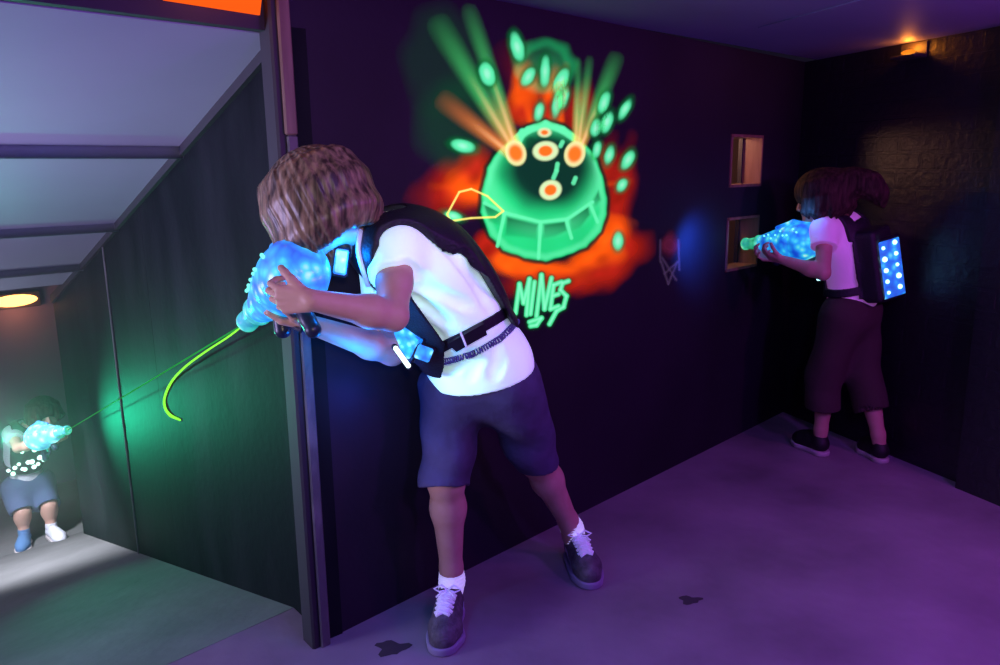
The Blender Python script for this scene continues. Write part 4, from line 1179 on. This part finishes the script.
# ------------------------------------------------------------------ the opponent at the foot of the ramp
def ramp_kid():
    hR, hL = floor_pt(27, 541, LZ), floor_pt(50, 536, LZ); Y0 = (hR[1] + hL[1]) / 2
    f0 = nrm(V3(.72, -.69, 0)); lf = V3(-f0[1], f0[0], 0)
    tR = hR + nrm(V3(.35, -.9, 0)) * .21; tL = hL + nrm(V3(.75, -.6, 0)) * .21
    J = {k: at(*v) for k, v in dict(head=(44, 414, Y0 - .10), neck=(30, 424, Y0 - .02), pel=(28, 482, Y0 + .08), bel=(24, 458, Y0 + .06), chest=(24, 440, Y0 + .02)).items()}
    J['shL'] = J['neck'] + lf * .105 - Z * .04; J['shR'] = J['neck'] - lf * .105 - Z * .04
    J['elR'] = at(18, 448, Y0 - .22); J['wrR'] = at(46, 441, Y0 - .30); J['elL'] = at(46, 446, Y0 - .02); J['wrL'] = at(60, 438, Y0 - .26)
    J['hipR'] = J['pel'] - lf * .075 - Z * .03; J['hipL'] = J['pel'] + lf * .075 - Z * .03
    J['anR'] = hR + nrm(tR - hR) * .045 + Z * .085; J['anL'] = hL + nrm(tL - hL) * .045 + Z * .085
    J['knR'] = lerp(J['hipR'], J['anR'], .48) + f0 * .06; J['knL'] = lerp(J['hipL'], J['anL'], .48) + f0 * .07
    F = frame(J['neck'] - J['pel'], lf); Fp = frame(Z, lf); s = F[2]
    base = (hL + hR) / 2
    person = empty('person', base, label='child in grey tee and blue shorts crouching with a blaster at the ramp foot', cat='person')
    P_ = np.array(list(J.values())); lo = P_.min(0) - .24; hi = P_.max(0) + .22; lo[2] = LZ - .01
    hf = nrm(f0 + V3(0, 0, .05)); hu = nrm(Z - (Z @ hf) * hf)
    hands = [('wrR', nrm(V3(.8, -.5, .15)), V3(0, .2, 1), V3(-.5, -.5, .3)), ('wrL', nrm(V3(.7, -.7, .1)), V3(-.3, -.1, 1), V3(.5, .4, .3))]
    mats = dict(skin=M['skin'], shirt=M['shirt3'], shorts=M['blueshorts'], hair=M['darkhair'])
    bv, tors = simple_figure(person, J, F, Fp, lo, hi, .0055, hf, hu, .92, mats, (.03, -.02),
                             [('anR', 'knR', hR, tR, 'bluesock', 'whitesole', 'bluesock', False), ('anL', 'knL', hL, tL, 'shirt3', 'whitesole', 'shirt3', False)], hands,
                             lambda H: hair_mass(H, J['head'], hf, hu, .94, .055, 6), .5)
    vest = empty('laser_vest', J['chest'] - Z * .2, label='laser tag vest dotted with white green lights on the crouching child', cat='vest')
    V, c0 = vest_shell('vest_body', vest, tors, lo, hi, .0055, J, F, 0, .060, .060, M['vest'])
    vb, bvv = V.build('vest_body', M['vest'], vest, bvh=True)
    r = np.random.default_rng(3)
    for i in range(26):            # lights along the lower edge, the shoulder and the chest
        if i < 14: x, y = 10 + i * 3.0 + r.uniform(-1, 1), 470 - i * .9 + 4 * math.sin(i * 1.7)
        elif i < 21: x, y = 1 + (i - 14) * 3.2, 427 - (i - 14) * 1.9 + r.uniform(-1, 1)
        else: x, y = 22 + (i - 21) * 6, 447 + r.uniform(-5, 5)
        p, n = hit(bvv, x, y)
        if p is None: p, n = hit(bv, x, y)
        if p is None: continue
        mb = MB(); mb.ball(p + n * .006, .011 + .006 * r.random(), n=5); mb.build('led', M['ledgreen'] if i % 2 else M['ledwhite'], vest, smooth=True)
    g = dup_tree(gunA, 'white and green glowing blaster pointed up the ramp by the crouching child')
    m0 = at(68, 430, Y0 - .42); rr = at(24, 441, Y0 - .22); aim(g, m0 - nrm(m0 - rr) * .372, m0)
    for ch, mt in (('shell', 'gunwhite'), ('rear_cap', 'gunwhite')):
        for o in g.children:
            if o.name.startswith(ch):
                o.material_slots[0].link = 'OBJECT'; o.material_slots[0].material = M[mt]
    return J, m0, f0
KJ, KM, Kf = ramp_kid()

# ------------------------------------------------------------------ laser light
mb = MB(); mb.tube([gA1, KM], .0022, 6)
mb.build('laser_ray', M['laserdim'], smooth=True, label='thin straight green laser beam crossing between the two facing blasters', cat='laser beam')
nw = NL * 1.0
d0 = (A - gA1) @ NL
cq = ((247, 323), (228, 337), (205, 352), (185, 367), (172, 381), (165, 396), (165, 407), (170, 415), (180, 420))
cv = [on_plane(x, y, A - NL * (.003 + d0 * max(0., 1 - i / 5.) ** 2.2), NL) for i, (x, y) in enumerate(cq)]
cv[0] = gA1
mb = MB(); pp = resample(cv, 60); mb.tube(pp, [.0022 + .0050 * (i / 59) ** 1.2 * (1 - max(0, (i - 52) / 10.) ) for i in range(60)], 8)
mb.build('laser_streak', M['laser'], smooth=True, label='bright green curling streak of laser light on the dark ramp wall', cat='laser light')

# ------------------------------------------------------------------ lamps and small things of the place
def bulkhead(loc, nrm_, w, h, name, label):
    n = nrm(nrm_); r = nrm(np.cross(Z, n)); u = np.cross(n, r)
    e = empty(name, loc, label=label, cat='lamp')
    mb = MB(); mb.box(loc - n * .0, (w * 1.15, h * 1.3, .04), [r, u, n], .008); mb.build('lamp_case', M['lampcase'], e)
    mb = MB(); mb.ball(loc + n * .02, (w * .5, h * .48, .035), [r, u, n], 8); mb.build('lamp_shade', M['lampglass'], e, smooth=True)
    return e
bp = on_plane(13, 300, land(RE + 1.05, 0), NR)
bulkhead(bp + NR * .03, NR, .30, .09, 'wall_lamp', 'glowing amber oval lamp high on the end wall of the ramp')
# amber lamp tucked on top of the right-hand wall
up_ = on_plane(915, 47, D, NRW)
tt = (up_ - D) @ R2
al = D + R2 * tt - NRW * .035 + Z * (CH - .045)
e = empty('amber_lamp', al, label='small amber lamp glowing at the top edge of the dark right wall', cat='lamp')
mb = MB(); mb.box(al - Z * .016, (.13, .066, .014), [R2, NRW, Z], .004); mb.box(al + NRW * .030 + Z * .008, (.13, .004, .066), [R2, NRW, Z], .001); mb.build('lamp_case', M['lampcase'], e)  # tray and back plate added to keep the glow off the wall
mb = MB(); mb.ball(al + Z * .002, (.035, .014, .010), [R2, NRW, Z], 8); mb.build('lamp_shade', M['amberglass'], e, smooth=True)
# orange panel on the header over the ramp
op = empty('orange_sign', h0 - U * .3 + Z * hz, label='glowing orange panel on the dark header above the ramp mouth', cat='sign')
hp = lambda x, y: on_plane(x, y, h0 + NR * .008, NR)
a, b, c, d = hp(160, -34), hp(263, -12), hp(260, 15), hp(164, 0)
V = MB(); V.add([a, b, c, d] + [q - NR * .006 for q in (a, b, c, d)], [(0, 1, 2, 3), (7, 6, 5, 4), (0, 4, 5, 1), (1, 5, 6, 2), (2, 6, 7, 3), (3, 7, 4, 0)])
V.build('panel', M['orangesign'], op)
# gritty dark patch on the floor
for (x, y, r_, nm) in ((392, 648, .042, 'dark grit spilled on the floor left of the near shoe'), (690, 600, .03, 'small dark spot on the open purple floor')):
    c = floor_pt(x, y); rr = np.random.default_rng(int(x)); v = [c + Z * .004]; n = 22
    for i in range(n):
        a = 6.283 * i / n; q = r_ * (.8 + .18 * math.sin(3 * a + 1) + .12 * math.sin(5 * a) + rr.uniform(-.08, .08)); v.append(c + V3(math.cos(a) * q * 1.3, math.sin(a) * q, .0008))
    mesh_obj('floor_stain', v, [(0, 1 + i, 1 + (i + 1) % n) for i in range(n)], M['debris'], label=nm, cat='stain')

# ------------------------------------------------------------------ lamps
def lamp(kind, name, loc, energy, col, size=.1, rot=None, target=None, spot=None, blend=.5):
    ld_ = bpy.data.lights.new(name, kind); ld_.energy = energy; ld_.color = col
    if kind == 'AREA': ld_.shape = 'RECTANGLE'; ld_.size, ld_.size_y = (size if isinstance(size, tuple) else (size, size))
    else: ld_.shadow_soft_size = size
    if kind == 'SPOT': ld_.spot_size = math.radians(spot); ld_.spot_blend = blend
    o = bpy.data.objects.new(name, ld_); COL.objects.link(o); o.location = tuple(loc)
    if target is not None:
        o.rotation_euler = Vector(tuple(np.asarray(target) - np.asarray(loc))).to_track_quat('-Z', 'Y').to_euler()
    return o
wall_g = on_plane(235, 432, A, NL)
lamp('POINT', 'blacklight', (1.75, 1.15, 1.55), 38, (.46, .07, 1.), .08)
lamp('POINT', 'blacklight', (.55, .55, 1.60), 30, (.34, .17, 1.), .08)
lamp('POINT', 'blacklight', (2.25, 1.9, 1.5), 18, (.85, .10, .78), .08)
lamp('SPOT', 'camera_flash', (.05, -.05, 1.45), 34, (1., .84, .66), .05, target=(-.36, 1.8, 1.12), spot=44, blend=1.)
lp = A + Wh * 3.1 - U * .9 + Z * (RH + SL * 3.1 - .12)
lamp('SPOT', 'ramp_lamp', lp, 340, (.86, .88, 1.), .08, target=floor_pt(45, 572, LZ * .9), spot=74, blend=1.)
lamp('AREA', 'ramp_uplight', A + Wh * .9 - U * 2.4 + Z * .75, 40, (.60, .50, 1.), (.8, .8), target=roof_pt(.9, .7)).data.spread = math.radians(115)
lamp('SPOT', 'green_laser_glow', KM - NL * .32 + Z * .03, 80, (.02, 1., .50), .02, target=wall_g, spot=66, blend=1.)
lamp('POINT', 'blue_pod_glow', at(362, 374, 1.80), 2.4, (.0, .22, 1.), .03)
lamp('POINT', 'blue_sensor_glow', at(350, 258, 1.80), 1.3, (.0, .20, 1.), .02)
lamp('POINT', 'blue_wall_glow', at(372, 400, 2.02), .6, (.02, .10, 1.), .05)
fw = on_plane(692, 246, A, NR)
lamp('SPOT', 'blue_blaster_glow', at(722, 238, 3.15), 14, (.02, .12, 1.), .03, target=fw, spot=100, blend=1.)
lamp('POINT', 'blue_face_glow', at(804, 212, 3.30), .5, (.05, .25, 1.), .02)
lamp('POINT', 'amber_end_glow', bp + NR * .16 - Z * .06, 1.6, (1., .30, .12), .05)
lamp('POINT', 'amber_top_glow', al + Z * .012 - NRW * .005, 1.3, (1., .28, .02), .02)
lamp('POINT', 'warm_behind_wall', wall_pt(s_a + .12, 1.45, -.28), 4.5, (1., .52, .32), .05)
lamp('POINT', 'added_ramp_fill', land(RE - .6, 1.0, 1.2), 15, (.72, .74, 1.), .1)  # added unseen fill to brighten the child at the ramp foot
lamp('POINT', 'orange_sign_glow', hp(215, -10) + NR * .12, .3, (1., .25, .05), .05)
# thin theatrical haze hanging in the ramp
hzv = MB()
hv = [ramp_pt(1.1, .03, .03), ramp_pt(1.1, 3.3, .03), land(RE + 1.0, 3.3, .03), land(RE + 1.0, .03, .03), roof_pt(1.1, .03, -.04), roof_pt(1.1, 3.3, -.04), roof_pt(RE + 1.0, 3.3, -.04), roof_pt(RE + 1.0, .03, -.04)]
hzv.add(hv, [(0, 1, 2, 3), (7, 6, 5, 4), (0, 4, 5, 1), (1, 5, 6, 2), (2, 6, 7, 3), (3, 7, 4, 0)])
mh, nth, outh = mat_new('haze')
vs_ = nth.nodes.new('ShaderNodeVolumeScatter'); vs_.inputs['Density'].default_value = .065; vs_.inputs['Anisotropy'].default_value = .2
nth.links.new(vs_.outputs[0], outh.inputs['Volume'])
hzv.build('haze', mh, label='thin drifting haze filling the sloping ramp', cat='haze', kind='stuff')
w_ = SC.world or bpy.data.worlds.new('world'); SC.world = w_; w_.use_nodes = True
w_.node_tree.nodes['Background'].inputs[0].default_value = (.02, .015, .04, 1); w_.node_tree.nodes['Background'].inputs[1].default_value = .3
SC.view_settings.view_transform = 'Standard'; SC.view_settings.look = 'None'; SC.view_settings.exposure = 0.0; SC.view_settings.gamma = 1.0
SC.view_settings.use_curve_mapping = False
SC.cycles.use_denoising = True
SC.cycles.max_bounces = 8; SC.cycles.transparent_max_bounces = 16
